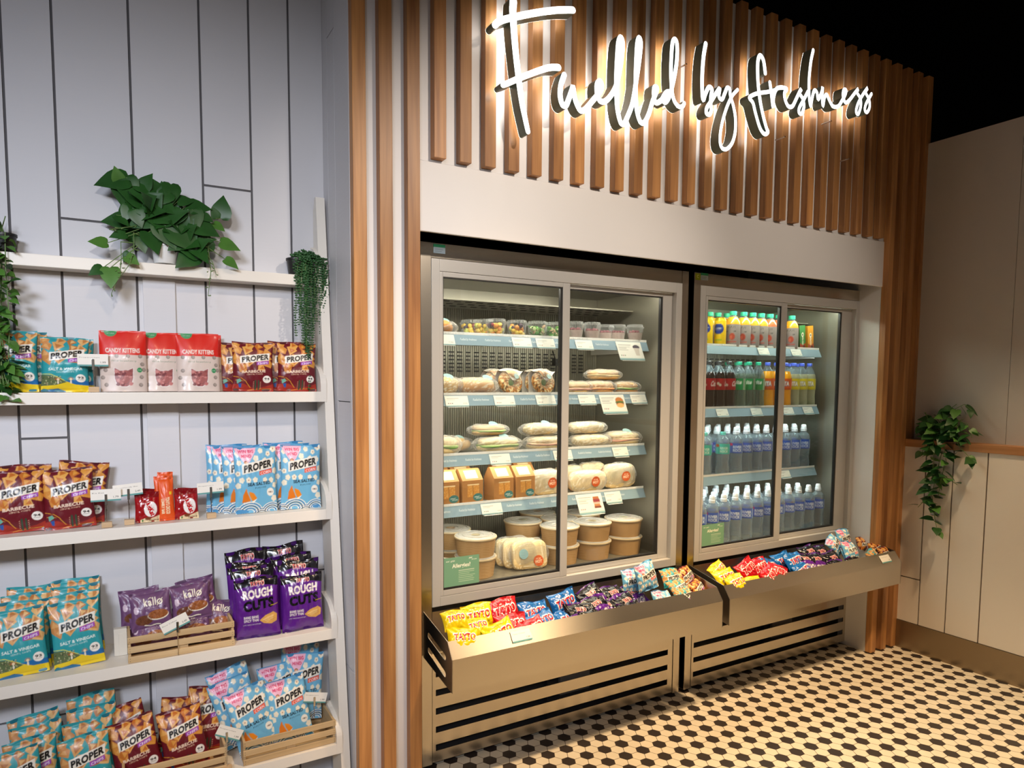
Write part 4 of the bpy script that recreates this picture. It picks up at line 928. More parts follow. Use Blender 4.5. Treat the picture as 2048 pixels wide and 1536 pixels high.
# plastic pots
def pot(X, Y, Z, kindp, seed, label, group):
    o = empty('plastic_pot', (X, Y, Z), (0, 0, 0), label, 'pot', group); r = random.Random(seed); rb, rt, h = .034, .044, .060
    if kindp in ('yoghurt', 'chia'): rb, rt, h = .030, .040, .068
    MB().lathe([(0, .001), (rb, .001), (rt, h), (rt+.003, h+.001), (rt+.003, h+.004)], 28, close=False).obj('cup', tubp, o, smooth=40)
    MB().lathe([(rt+.004, h+.001), (rt+.004, h+.005), (rt, h+.007), (rt*.92, h+.017), (rt*.6, h+.019), (rt*.55, h+.017), (0, h+.017)], 28, close=False).obj('lid', tubp, o, smooth=40)
    b = MB(); cols = {'fruit': [(.80, .50, .05), (.85, .62, .12), (.60, .62, .12), (.78, .55, .08), (.75, .30, .05)], 'salad': [(.06, .22, .04), (.14, .35, .06), (.55, .62, .30), (.60, .40, .25), (.10, .28, .05)]}.get(kindp)
    ms = []
    if cols:
        for c in cols+[(.30, .02, .03), (.05, .02, .05)]: ms.append(mat('fruit_piece', c, .3) if ('f%.2f%.2f' % c[:2]) not in MATS else MATS['f%.2f%.2f' % c[:2]]); MATS['f%.2f%.2f' % c[:2]] = ms[-1]
        for k in range(46):
            zz = r.uniform(.008, h-.006); rr = (rb+(rt-rb)*zz/h)-.012; q = r.uniform(0, 6.28); d = rr*math.sqrt(r.uniform(.25, 1)); s = r.uniform(.008, .013)
            mi = (r.choice((5, 6, 6)) if (zz > h-.018 and kindp == 'fruit' and k % 2) else r.randrange(5))
            cx, cy = d*math.cos(q), d*math.sin(q); ax = Vector((r.uniform(-1, 1), r.uniform(-1, 1), r.uniform(-1, 1))).normalized()
            sub = MB().lathe([(s*math.sin(t), -s*math.cos(t)*(.8 if kindp == 'fruit' else .35)) for t in np.linspace(.01, 3.13, 7)], 9); Rm = Matrix.Rotation(r.uniform(0, 3), 3, ax)
            b.add([Rm @ Vector(v)+Vector((cx, cy, zz)) for v in sub.v], sub.f, mi)
        c = b.obj('fruit' if kindp == 'fruit' else 'salad', ms, o, smooth=True); c['kind'] = 'stuff'
    else:
        m1 = MATS.get('oat_mix') or mat('oat_mix', (.48, .36, .32), .6, var=.35, vscale=90); m2 = MATS.get('berry_top') or mat('berry_top', (.26, .08, .10), .5, var=.5, vscale=120)
        MB().lathe([(0, .003), (rb-.001, .003), (rt-.0045, h*.68), (0, h*.70)], 24, close=False).obj('yoghurt', m1, o, smooth=40)
        b = MB()
        for k in range(26):
            q = r.uniform(0, 6.28); d = (rt-.012)*math.sqrt(r.random()); s = r.uniform(.004, .007); sub = MB().lathe([(s*math.sin(t), -s*math.cos(t)) for t in np.linspace(.01, 3.13, 6)], 8)
            b.add([Vector(v)+Vector((d*math.cos(q), d*math.sin(q), h*.70+r.uniform(0, .006))) for v in sub.v], sub.f)
        c = b.obj('granola', m2, o, smooth=True); c['kind'] = 'stuff'
    return o
G = 'clear pots on the top fridge shelf'
pot(1.368, 2.60, zA, 'fruit', 1, 'clear fruit salad pot, back left on the top fridge shelf', G)
pot(1.405, 2.555, zA, 'fruit', 2, 'clear fruit salad pot, half hidden behind the front left one', G)
pot(1.437, 2.500, zA, 'fruit', 3, 'clear fruit salad pot with yellow mango, front left on the top fridge shelf', G)
pot(1.545, 2.505, zA, 'fruit', 4, 'clear fruit salad pot with grapes and melon beside the green salad pot', G)
pot(1.650, 2.505, zA, 'salad', 5, 'clear pot of green leaf salad on the top fridge shelf', G)
pot(1.745, 2.505, zA, 'salad', 6, 'clear pot of salad cut off by the door stile', G)
for k, (x, y, l) in enumerate(((1.852, 2.50, 'just right of the stile'), (1.945, 2.495, 'second of the front row'), (2.075, 2.56, 'behind the second one'), (2.125, 2.53, 'fourth, the smallest looking'), (2.198, 2.49, 'at the right end'))):
    pot(x, y, zA, 'yoghurt', 10+k, 'clear pot of yoghurt and berries, '+l, G)
# kraft sandwich cartons
ka = Art(70, 96, '#a9743e'); ka.poly([(.24, .30), (.80, .30), (.80, .84), (.24, .84)], '#c9893a')
for i in range(160): ka.ell(R_.uniform(.25, .79), R_.uniform(.31, .83), .012, .009, R_.choice(['#d8a050', '#e0b468', '#b8742c', '#eac88a']))
ka.line([(.52, .30), (.50, .84)], .02, '#8a5a28'); ka.rect(.24, .80, .80, .84, '#e8cfa0')
ka.ell(.74, .27, .23, .165, '#3f7470'); ka.text('soul', .58, .27, .80, .33, '#dfe8dc', bold=.02, shear=.2); ka.text('grain', .66, .20, .92, .26, '#dfe8dc', bold=.02, shear=.2)
def carton_mesh():
    w, d, h = .100, .085, .145; nx, ny = 50, 60; U, V = np.meshgrid(np.linspace(0, 1, nx), np.linspace(0, 1, ny)); hf = .100
    P = np.stack([(U-.5)*w, 0*U, V*hf], -1).reshape(-1, 3); i = (np.arange(ny-1)[:, None]*nx+np.arange(nx-1)[None]); f = np.stack([i, i+1, i+nx+1, i+nx], -1).reshape(-1, 4).tolist()
    C = ka.sample(U, V).reshape(-1, 3); n = len(P); K = np.array(hexc('#b07c46')); W_ = np.array(hexc('#d9c79a'))
    v2 = []; f2 = []
    prof = [(0, 0), (0, hf), (.040, h), (d*.62, h), (d, hf), (d, 0)]
    for s in (-1, 1): base = n+len(v2); v2 += [(s*w/2, a, b) for a, b in prof]; f2.append(tuple(base+k for k in (range(6) if s < 0 else range(5, -1, -1))))
    for k in range(1, 6): base = n; f2.append((base+k, base+6+k, base+6+(k+1) % 6, base+(k+1) % 6))
    c2 = [K]*12; base = n+12    # raised window on the sloping front
    v2 += [(-w*.30, .006-.0006, hf+.007), (w*.30, .006-.0006, hf+.007), (w*.30, .034-.0006, h-.006), (-w*.30, .034-.0006, h-.006)]; f2.append((base, base+1, base+2, base+3)); c2 += [W_]*4
    me = bpy.data.meshes.new('sandwich_carton'); me.from_pydata(P.tolist()+v2, [], f+f2); me.materials.append(kraft); set_cols(me, np.concatenate([C, np.array(c2)])); me.update(); return me
CM = carton_mesh()
G = 'kraft sandwich cartons on the fourth fridge shelf'
for k, (x, y, l) in enumerate(((1.205, 2.48, 'leftmost, cut off by the door frame'), (1.318, 2.48, 'second from the left in front'), (1.470, 2.48, 'third from the left in front'), (1.580, 2.48, 'rightmost in front'), (1.335, 2.60, 'behind the second one'), (1.545, 2.60, 'behind the third one'), (1.66, 2.60, 'behind the rightmost one'), (1.225, 2.60, 'behind the leftmost one'))):
    tag(link('sandwich_carton', CM, None, (x, y, zD), (0, 0, D(2))), 'kraft sandwich carton with round green sticker, '+l, 'sandwich carton', G)
# folded flatbreads
hot = Art(40, 40, '#c9561e'); hot.text('HOT', .16, .30, .84, .58, '#f3cfae', bold=.05); hot.text('EAT ME', .26, .64, .74, .76, '#f3cfae', bold=.02)
def sticker_art(par, art, x, y, z, r, nrm=(0, -1, 0)):
    n = 22; vs = [(0, 0, 0)]; f = []; c = [art.sample(np.array([[.5]]), np.array([[.5]]))[0, 0]]
    for j in range(1, 12):
        for k in range(n*2): q = 2*math.pi*k/(n*2); R = r*j/11; vs.append((R*math.cos(q), R*math.sin(q), .0004)); c.append(art.sample(np.array([[.5+.5*j/11*math.cos(q)]]), np.array([[.5+.5*j/11*math.sin(q)]]))[0, 0])
    m = n*2; f += [(0, 1+k, 1+(k+1) % m) for k in range(m)]
    for j in range(10): f += [(1+j*m+k, 1+(j+1)*m+k, 1+(j+1)*m+(k+1) % m, 1+j*m+(k+1) % m) for k in range(m)]
    me = bpy.data.meshes.new('sticker'); me.from_pydata(vs, [], f); me.materials.append(card); set_cols(me, np.array(c)); me.update()
    o = link('sticker', me, par, (x, y, z)); Nn = Vector(nrm).normalized(); X = Vector((0, 0, 1)).cross(Nn).normalized(); Yv = Nn.cross(X)
    o.rotation_euler = Matrix((X, Yv, Nn)).transposed().to_euler(); return o
G = 'folded flatbreads on the fourth fridge shelf'
for k, (x, y, w, h, yw, l) in enumerate(((1.715, 2.53, .165, .115, 0, 'left of the door stile'), (1.945, 2.515, .205, .098, 0, 'front one right of the stile'), (2.150, 2.535, .185, .118, -6, 'at the right end'), (1.905, 2.61, .17, .115, 0, 'behind the front one'), (2.05, 2.62, .17, .12, 0, 'back one with a blue label'))):
    o = empty('wrapped_flatbread', (x, y, zD), (0, 0, D(yw)), 'wrapped speckled flatbread fold, '+l, 'flatbread', G)
    link('bread', loaf_mesh('flatbread', w, .062, h, 50+k, ('#c8a870', '#d8c090', '#dcc8a0'), 3.4, lump=.03, floury=.1), o, (0, 0, .002)); link('filling', loaf_mesh('filling', w*.9, .035, h*.9, 60+k, ('#8a5a2a', '#b8925a', '#7a3c3c'), 3, lump=.1), o, (-w*.08, .004, .003))
    link('film_wrapper', film_mesh('film_wrapper', w, .07, h, 70+k, .012), o)
    sticker_art(o, hot, .02*w*5, -.0395, h*.52, .024)
# stacked paper tubs
tubm = mat('kraft_tub', (.42, .245, .105), .6, bump=((3, 3, 220), .3), var=.08, vscale=40); rimm = mat('kraft_rim', (.62, .48, .30), .5)
def tub_proto():
    o = empty('paper_tub', (0, 0, -5)); rb, rt, h = .078, .088, .078
    MB().lathe([(0, .004), (rb-.003, .004), (rb, 0), (rt, h), (rt+.003, h), (rt+.0035, h+.003), (rt, h+.005)], 40, close=False).obj('tub', tubm, o, smooth=40)
    MB().lathe([(rt+.0036, h-.001), (rt+.005, h+.002), (rt+.0036, h+.006), (rt-.001, h+.006)], 40, close=False).obj('rim', rimm, o, smooth=60)
    MB().lathe([(rt+.001, h+.006), (rt-.004, h+.010), (rt*.86, h+.011), (rt*.84, h+.008), (rt*.66, h+.008), (rt*.64, h+.0105), (rt*.40, h+.0105), (rt*.38, h+.008), (0, h+.008)], 40, close=False).obj('lid', mixmat('ribbed_lid', (.9, .9, .88), (.60, .58, .54), .38, .12, .7), o, smooth=40)
    return o
TB = tub_proto(); first = True
stk = [mat('tub_sticker', c, .45) for c in ((.55, .16, .05), (.62, .52, .34), (.14, .32, .30))]
deck = .673; tubs = [(1.150, 2.47, 1, 'front left behind the green allergy sign', 1), (1.350, 2.515, 2, 'beside the flat sandwich packs', 1), (1.790, 2.515, 2, 'behind the door stile', 1), (1.978, 2.515, 2, 'right of the stile', 1), (2.170, 2.515, 2, 'at the right end in front', 2),
    (1.318, 2.695, 2, 'at the back left, orange sticker', 0), (1.200, 2.78, 2, 'far back left', 0), (1.700, 2.690, 2, 'back middle', 2), (1.890, 2.66, 2, 'back middle, left of the stile', 2), (2.08, 2.72, 2, 'back right', 1), (1.88, 2.84, 2, 'far back middle', 0)]
for x, y, n, l, s in tubs:
    for k in range(n):
        lab = 'brown lidded paper tub, '+('top' if k == n-1 and n > 1 else 'bottom')+' of the stack '+l
        if n == 1: lab = 'brown lidded paper tub, '+l
        if first: t = TB; t.location = (x, y, deck); tag(t, lab, 'food tub', 'paper tubs on the fridge floor'); first = False
        else: t = dup(TB, (x, y, deck+k*.086), (0, 0, .7*k), lab, 'paper tubs on the fridge floor')
        t['category'] = 'food tub'
        if k == n-1: disc(t, 'sticker', stk[s], 0, 0, .087, .020, (0, 0, 1))
# flat sandwich packs standing at the front
for k, (x, y, yw) in enumerate(((1.600, 2.465, -6), (1.575, 2.500, -12), (1.560, 2.54, -14))):
    o = empty('sandwich_pack', (x, y, deck), (D(-14), 0, D(yw)), 'flat wrapped cream sandwich pack, '+('front', 'middle', 'rearmost')[k]+' of three on the fridge floor', 'sandwich', 'flat sandwich packs')
    link('bread', loaf_mesh('flatbread', .17, .03, .125, 80+k, ('#c09c64', '#d8c090', '#e0cca0'), 5, lump=.03, floury=.15), o, (0, 0, .002)); link('film_wrapper', film_mesh('film_wrapper', .17, .034, .13, 90+k, .015), o)
    if k == 0: sticker_art(o, hot, .035, -.019, .035, .024); disc(o, 'sticker', stick_b, -.035, -.020, .07, .022)
# shelf tickets
def ticket(par, x, z, w, h, kindt, seed, yf=None, big=False):
    a = Art(90, 56, '#dcdcd4'); r = random.Random(seed); a.rect(0, 0, 1, .10, '#7fa3a6')
    if big:
        for k, L in enumerate((.5, .46, .3, .36)): a.rect(.07, .82-k*.09, .07+L, .84-k*.09, '#8a8a86')
        for k in range(3): a.ell(.10+k*.07, .24, .022, .035, r.choice(['#5a7a5a', '#9a4a5a', '#4a4a4a']))
        if big == 'burger': a.ell(.77, .68, .16, .18, '#b8713a'); a.ell(.77, .58, .18, .07, '#3f6b2a'); a.ell(.77, .50, .17, .07, '#8a3a2a'); a.ell(.77, .42, .15, .12, '#d8a868')
        elif big == 'sandwich': a.rect(.64, .72, .88, .84, '#a8643a'); a.rect(.63, .58, .89, .72, '#8a3038'); a.rect(.63, .50, .90, .57, '#d8a090'); a.rect(.64, .36, .88, .48, '#b87a4a'); a.rect(.63, .26, .9, .36, '#7a3a28')
        else: a.ell(.77, .72, .14, .12, '#4a4450'); a.poly([(.66, .68), (.88, .68), (.84, .25), (.70, .25)], '#c0b8ae')
    else:
        a.rect(.08, .74, .60, .775, '#8a8a86'); a.rect(.08, .62, .42, .65, '#a0a09c'); a.text(r.choice(['3.99', '4.50', '3.75', '2.99']), .76, .22, .93, .33, '#555555')
        for k in range(3): a.ell(.12+k*.085, .28, .026, .045, r.choice(['#5a7a5a', '#9a4a5a', '#4a4a4a']))
    nx, ny = 44, 30; U, V = np.meshgrid(np.linspace(0, 1, nx), np.linspace(0, 1, ny)); yf = YS1 if yf is None else yf; sl = .46
    P = np.stack([x+(U-.5)*w, yf+.004-(1-V)*h*sl-.004, z+.0-(1-V)*h], -1).reshape(-1, 3); i = (np.arange(ny-1)[:, None]*nx+np.arange(nx-1)[None]); f = np.stack([i, i+1, i+nx+1, i+nx], -1).reshape(-1, 4)
    me = bpy.data.meshes.new('price_ticket'); me.from_pydata(P.tolist(), [], f.tolist()); me.materials.append(card); set_cols(me, a.sample(U, V).reshape(-1, 3)); me.update()
    o = link('price_ticket', me, par)
    b = MB(); b.box(x-w*.45, x+w*.45, yf-.008-h*sl, yf-.001-h*sl, z-h-.004, z-h-.002); b.obj('ticket_lip', plwhite, o); return o
SHS = [c for c in F1.children if c.name.startswith('fridge_shelf')]; SHS2 = [c for c in F2.children if c.name.startswith('fridge_shelf')]
for k, (s, x, w, h, big) in enumerate(((0, 1.155, .12, .042, 0), (0, 1.535, .095, .042, 0), (0, 1.655, .095, .042, 0), (0, 1.865, .095, .042, 0), (0, 2.125, .15, .085, 'pot'), (1, 1.225, .105, .042, 0), (1, 1.450, .10, .042, 0), (1, 1.66, .10, .042, 0), (1, 1.885, .095, .042, 0), (1, 2.030, .145, .085, 'burger'), (1, 2.190, .095, .042, 0),
        (2, 1.10, .10, .042, 0), (2, 1.430, .10, .042, 0), (2, 1.755, .10, .042, 0), (2, 2.085, .09, .042, 0), (3, 1.390, .10, .042, 0), (3, 1.905, .145, .085, 'sandwich'), (3, 2.045, .095, .05, 0))):
    ticket(SHS[s], x, SH1[s], w, h, 0, k, big=big)
for k, (s, x) in enumerate(((0, 2.49), (0, 3.06), (0, 3.33), (1, 2.76), (1, 3.02), (1, 3.28), (1, 3.45), (2, 3.27))): ticket(SHS2[s], x, SH2[s], .085, .038, 0, 40+k)
# tiny strip lettering
strip_txt = mat('strip_lettering', (.75, .80, .82), .5)
def flat_text(par, s, x, y, z, wid, hgt, m, name='lettering', tilt=0, shear=0, bold=0, d=.0004):
    T = text_tris(s, bold, 2); P = np.zeros(T.shape[:2]+(3,)); P[..., 0] = T[..., 0]*wid+shear*T[..., 1]*hgt; P[..., 2] = T[..., 1]*hgt*math.cos(tilt); P[..., 1] = T[..., 1]*hgt*math.sin(tilt)
    v = P.reshape(-1, 3)+[x, y, z]; me = bpy.data.meshes.new(name); me.from_pydata(v.tolist(), [], [(3*i, 3*i+1, 3*i+2) for i in range(len(v)//3)]); me.materials.append(m); me.update(); return link(name, me, par)
for s, x0 in zip(SHS, (1.24, 1.30, 1.15, 1.12)):
    i = SHS.index(s); x = x0
    while x < 2.15: flat_text(s, 'Fuelled by freshness', x, YS1-.0085, SH1[i]-.024, .075, .014, strip_txt, tilt=D(25), shear=.3); x += .115
# allergy signs and rating stickers on the doors
al = Art(170, 130, '#6f9c7c')
al.text('soul', .07, .86, .16, .91, '#eef0de', bold=.01); al.text('grain', .20, .84, .31, .91, '#eef0de', bold=.01); al.text('just', .70, .885, .79, .95, '#eef0de', bold=.02, shear=.3); al.text('for you', .78, .83, .92, .885, '#eef0de', bold=.01, shear=.3)
al.text('Allergies?', .24, .62, .75, .78, '#f0efd8', bold=.02)
for k in range(7): al.rect(.42, .53-k*.062, .42+(.44, .44, .30, .46, .40, .44, .42)[k], .548-k*.062, '#a9c3a2' if k else '#d4dfc4')
def sign(x0, x1, z0, z1, par, art, y=2.302):
    nx, ny = 120, 92; U, V = np.meshgrid(np.linspace(0, 1, nx), np.linspace(0, 1, ny)); P = np.stack([x0+U*(x1-x0), 0*U+y, z0+V*(z1-z0)], -1).reshape(-1, 3)
    i = (np.arange(ny-1)[:, None]*nx+np.arange(nx-1)[None]); f = np.stack([i, i+1, i+nx+1, i+nx], -1).reshape(-1, 4); me = bpy.data.meshes.new('sign'); me.from_pydata(P.tolist(), [], f.tolist()); me.materials.append(card); set_cols(me, art.sample(U, V).reshape(-1, 3)); me.update()
    o = link('allergy_sign', me, None); return o
tag(sign(1.096, 1.252, .704, .822, None, al), 'green allergies notice in the lower left corner of the left fridge', 'notice', 'allergy notices')
tag(sign(2.479, 2.632, .702, .812, None, al), 'green allergies notice in the lower left corner of the right fridge', 'notice', 'allergy notices')
for x0, z0, lab in ((1.055, 1.975, 'left'), (2.424, 1.980, 'right')):
    a = Art(30, 24, '#b9c9cf'); a.rect(0, .68, 1, 1, '#2f9a6a'); a.rect(.12, .4, .8, .46, '#8a9aa0'); a.rect(.12, .2, .7, .26, '#8a9aa0')
    o = sign(x0, x0+.048, z0, z0+.033, None, a, 2.2985); o.name = 'rating_sticker'; tag(o, 'small green and white sticker on the header of the %s fridge' % lab, 'sticker')
a = Art(30, 30, '#a3b41c'); a.text('C', .3, .3, .7, .8, '#e4e88a', bold=.03); o = sign(2.388, 2.420, 1.978, 2.008, None, a, 2.2975); o.name = 'rating_sticker'; tag(o, 'small lime sticker lettered C beside the right fridge header', 'sticker')
# ------------------------------------------------------------------ drinks in the right fridge
pet = mixmat('clear_pet', (.90, .94, .95), (.34, .42, .46), .16, .07, .9)
petg = mixmat('clear_pet_green_tint', (.84, .92, .86), (.30, .38, .32), .20, .08, .9)
wat = mixmat('bottled_water', (.90, .94, .96), (.42, .50, .56), .26, .09, .9, (60, .5))
lem = mixmat('cloudy_lemonade', (.80, .82, .62), (.52, .52, .34), .55, .12, .8)
cola = mat('cola', (.018, .010, .008), .08, coat=.6); oj = mat('orange_juice', (.80, .34, .02), .15, coat=.5); om = mat('mango_juice', (.62, .14, .05), .15, coat=.5); oc = mat('orange_pop', (.86, .36, .01), .12, coat=.6)
capw = mat('white_cap', (.78, .80, .86), .35); capg = mat('green_cap', (.03, .42, .24), .35); capm = mat('mint_cap', (.16, .62, .52), .35); capb = mat('blue_cap', (.08, .13, .62), .3); caps = mat('silver_cap', (.08, .08, .08), .2, metal=.4)
juicel = mat('juice_sleeve', (.46, .40, .38), .4)
lab = attr_mat('printed_label', .35, .2)
def band(name, art, prof, z0, z1, par, arc=2*math.pi, off=.0006, n=72, m=20):
    """label wrapped round a bottle, art repeated round it"""
    zs = np.linspace(z0, z1, m); rs = np.interp(zs, [p[1] for p in prof], [p[0] for p in prof])+off
    U, V = np.meshgrid(np.linspace(0, 1, n), np.linspace(0, 1, m)); q = -math.pi/2+(U-.5)*arc; R = np.repeat(rs[:, None], n, 1)
    P = np.stack([R*np.cos(q), R*np.sin(q), np.repeat(zs[:, None], n, 1)], -1).reshape(-1, 3); i = (np.arange(m-1)[:, None]*n+np.arange(n-1)[None]); f = np.stack([i, i+1, i+n+1, i+n], -1).reshape(-1, 4)
    me = bpy.data.meshes.new(name); me.from_pydata(P.tolist(), [], f.tolist()); me.materials.append(lab); me.polygons.foreach_set('use_smooth', [True]*len(f))
    set_cols(me, art.sample((U*2) % 1.0, V).reshape(-1, 3)); me.update(); return link(name, me, par)
def bottle(name, prof, split, mats_, cap, capmat, art, lz):
    """profile, liquid level, (liquid, headspace) materials"""
    o = empty(name, (0, 0, -5)); b = MB(); lo = [p for p in prof if p[1] <= split]; hi = [p for p in prof if p[1] >= split]
    if lo[-1][1] < split: r = float(np.interp(split, [p[1] for p in prof], [p[0] for p in prof])); lo = lo+[(r, split)]; hi = [(r, split)]+hi
    b.lathe([(0, lo[0][1]+.004)]+lo, 26, close=False); b.lathe(hi, 26, mi=1, close=False)
    b.obj('bottle_body', mats_, o, smooth=50)
    MB().lathe(cap, 22, close=False).obj('cap', capmat, o, smooth=35)
    if art: band('label', art, prof, lz[0], lz[1], o)
    return o
def cap_prof(z, r=.0145, h=.016): return [(0, z-.001), (r*.98, z-.001), (r, z+.002), (r, z+h-.002), (r*.9, z+h), (0, z+h)]
def sport(z): return [(0, z), (.0165, z), (.0168, z+.014), (.0145, z+.017), (.0145, z+.021), (.013, z+.034), (.0105, z+.038), (0, z+.039)]
P_SODA = [(.030, 0), (.035, .006), (.0355, .03), (.033, .06), (.0345, .09), (.0355, .12), (.0355, .160), (.033, .178), (.024, .205), (.0145, .222), (.0125, .228), (.0125, .236)]
P_WAT = [(.030, 0), (.035, .005), (.036, .03), (.032, .065), (.0345, .095), (.0355, .12), (.0355, .170), (.031, .190), (.019, .203), (.0135, .208), (.013, .216)]
P_JUI = [(.032, 0), (.0365, .004), (.0365, .115), (.0365, .122), (.034, .135), (.024, .156), (.0165, .165), (.0165, .172)]
aC = Art(60, 22, '#b0101a'); aC.text('Coca', .05, .32, .42, .78, '#f2e8e4', bold=.03, shear=.15); aC.rect(.50, .12, .62, .88, '#8f9a80'); aC.ell(.74, .55, .06, .12, '#d8ccb8'); aC.ell(.83, .42, .06, .12, '#d8ccb8')
aS = Art(60, 22, '#0f9a52'); aS.text('Sprite', .12, .38, .70, .88, '#f0f6ee', bold=.05, shear=.15); aS.rect(.82, 0, .95, 1, '#9fb8a0')
aO = Art(60, 22, '#e06010'); aO.text('FANTA', .14, .30, .78, .78, '#1d2f8c', bold=.1); aO.text('FANTA', .15, .33, .77, .76, '#f4f1ea', bold=.06); aO.rect(0, 0, 1, .12, '#c9500c')
aL = Art(60, 22, '#e0cf18'); aL.text('FANTA', .14, .30, .78, .78, '#1d2f8c', bold=.1); aL.text('FANTA', .15, .33, .77, .76, '#f4f1ea', bold=.06); aL.rect(0, 0, 1, .12, '#c9b60c')
aW = Art(60, 26, '#3b5fc0'); aW.rect(0, 0, .35, 1, '#5c86d8'); aW.text('RIVER', .42, .48, .86, .76, '#d4def0', bold=.05); aW.text('ROCK', .42, .14, .86, .42, '#d4def0', bold=.05); aW.ell(.30, .86, .10, .14, '#c8305c'); aW.rect(.9, 0, 1, 1, '#8fa8d8')
aM = Art(60, 26, '#3fb8a8'); aM.rect(0, 0, .35, 1, '#66cfc4'); aM.text('RIVER', .46, .46, .84, .70, '#cfe8d8', bold=.04); aM.text('ROCK', .46, .14, .84, .38, '#cfe8d8', bold=.04); aM.ell(.30, .82, .12, .16, '#d8582a')
aJ = Art(70, 90, '#8d8280'); aJ.text('FROOT', .28, .84, .72, .93, '#40382f', bold=.02); aJ.ell(.55, .45, .13, .15, '#a8402c'); aJ.line([(.2, .66), (.45, .72), (.72, .68)], .02, '#3a3a34'); aJ.rect(.3, .18, .75, .24, '#b8524a'); aJ.rect(.02, .1, .16, .9, '#a09694'); aJ.ell(.5, .42, .06, .08, '#c8604a')
for k in range(8): aJ.rect(.04, .2+k*.08, .14, .23+k*.08, '#5a504c')
aY = Art(60, 60, '#d8b010'); aY.ell(.5, .66, .30, .22, '#16307c'); aY.text('sparkling', .28, .62, .72, .70, '#d8d8c0', bold=.02); aY.rect(.0, .0, .08, 1, '#b8940c'); aY.rect(.3, .2, .7, .24, '#8fae2a')
colab = bottle('cola_bottle', P_SODA, .190, (cola, pet), cap_prof(.232), caps, aC, (.098, .158))
sprit = bottle('lemonade_bottle', P_SODA, .186, (petg, pet), cap_prof(.232), capg, aS, (.098, .158))
fanto = bottle('orange_pop_bottle', P_SODA, .200, (oc, pet), cap_prof(.232), capb, aO, (.098, .160))
fantl = bottle('lemon_pop_bottle', P_SODA, .186, (lem, pet), cap_prof(.232), capb, aL, (.098, .160))
water = bottle('water_bottle', P_WAT, .190, (wat, pet), sport(.211), capw, aW, (.112, .165))
mint_ = bottle('flavoured_water_bottle', P_WAT, .190, (wat, pet), cap_prof(.212), capm, aM, (.112, .165))
juice = bottle('juice_bottle', P_JUI, .158, (oj, pet), cap_prof(.168, .0185, .020), capg, aJ, (.003, .118))
juicr = bottle('juice_bottle', P_JUI, .158, (om, pet), cap_prof(.168, .0185, .020), capg, aJ, (.003, .118))
can = empty('drinks_can', (0, 0, -5)); cp = [(.026, 0), (.029, .006), (.029, .135), (.024, .146), (.025, .150)]
MB().lathe([(0, .002)]+cp+[(.023, .148), (0, .148)], 26, close=False).obj('can_body', mat('yellow_can', (.62, .44, .02), .22, metal=.5), can, smooth=40); band('label', aY, cp, .008, .133, can)
used = set()
def put(proto, x, y, z, label, cat, group, yaw=0):
    if proto.name not in used:
        used.add(proto.name); proto.location = (x, y, z); proto.rotation_euler = (0, 0, yaw); return tag(proto, label, cat, group)
    o = dup(proto, (x, y, z), (0, 0, yaw), label, group); o['category'] = cat; return o
zs = SH2; rr = random.Random(4)
for k, x in enumerate((2.640, 2.715, 2.790, 2.866)):
    put(colab, x, 2.505, zs[1], 'red-labelled cola bottle, %s from the left in the front row' % ORD[k], 'bottle', 'cola bottles', rr.uniform(-.9, 1.2))
    put(colab, x, 2.585, zs[1], 'red-labelled cola bottle, %s from the left in the second row' % ORD[k], 'bottle', 'cola bottles', 1)
for k, x in enumerate((2.945, 3.020, 3.094)):
    put(sprit, x, 2.505, zs[1], 'green-labelled lemonade bottle, %s in front' % ('left', 'middle', 'right')[k], 'bottle', 'lemonade bottles', .45+rr.uniform(-.1, .1)); put(sprit, x, 2.585, zs[1], 'green-labelled lemonade bottle behind the %s front one' % ('left', 'middle', 'right')[k], 'bottle', 'lemonade bottles', .2)
for k, x in enumerate((3.170, 3.244, 3.318)): put(fanto, x, 2.505, zs[1], 'orange pop bottle with blue cap, %s of three' % ('left', 'middle', 'right')[k], 'bottle', 'orange pop bottles', .5)
for k, x in enumerate((3.390, 3.460, 3.530)): put(fantl, x, 2.505, zs[1], 'yellow-labelled lemon pop bottle, %s in front' % ('left', 'middle', 'right')[k], 'bottle', 'lemon pop bottles', .55); put(fantl, x, 2.585, zs[1], 'yellow-labelled lemon pop bottle behind the %s front one' % ('left', 'middle', 'right')[k], 'bottle', 'lemon pop bottles', .3)
for k, (x, y) in enumerate(((2.690, 2.50), (2.775, 2.49), (2.66, 2.57), (2.74, 2.57))): put(can, x, y, zs[0], 'tall yellow drinks can, %s at the left of the top drinks shelf' % ('left front', 'right front', 'left rear', 'right rear')[k], 'can', 'yellow drinks cans', .4)
for k, x in enumerate((2.875, 2.955, 3.025, 3.093, 3.163, 3.235, 3.345)):
    put(juice if k < 4 or k == 6 else juicr, x, 2.495, zs[0], 'green-capped juice bottle, %s from the left on the top drinks shelf' % ORD[k], 'bottle', 'juice bottles', .45)
for k, x in enumerate((2.80, 2.86, 2.93)): put(juice, x, 2.585, zs[0], 'green-capped juice bottle, %s in the rear row above the cans' % ORD[k], 'bottle', 'juice bottles', .3)
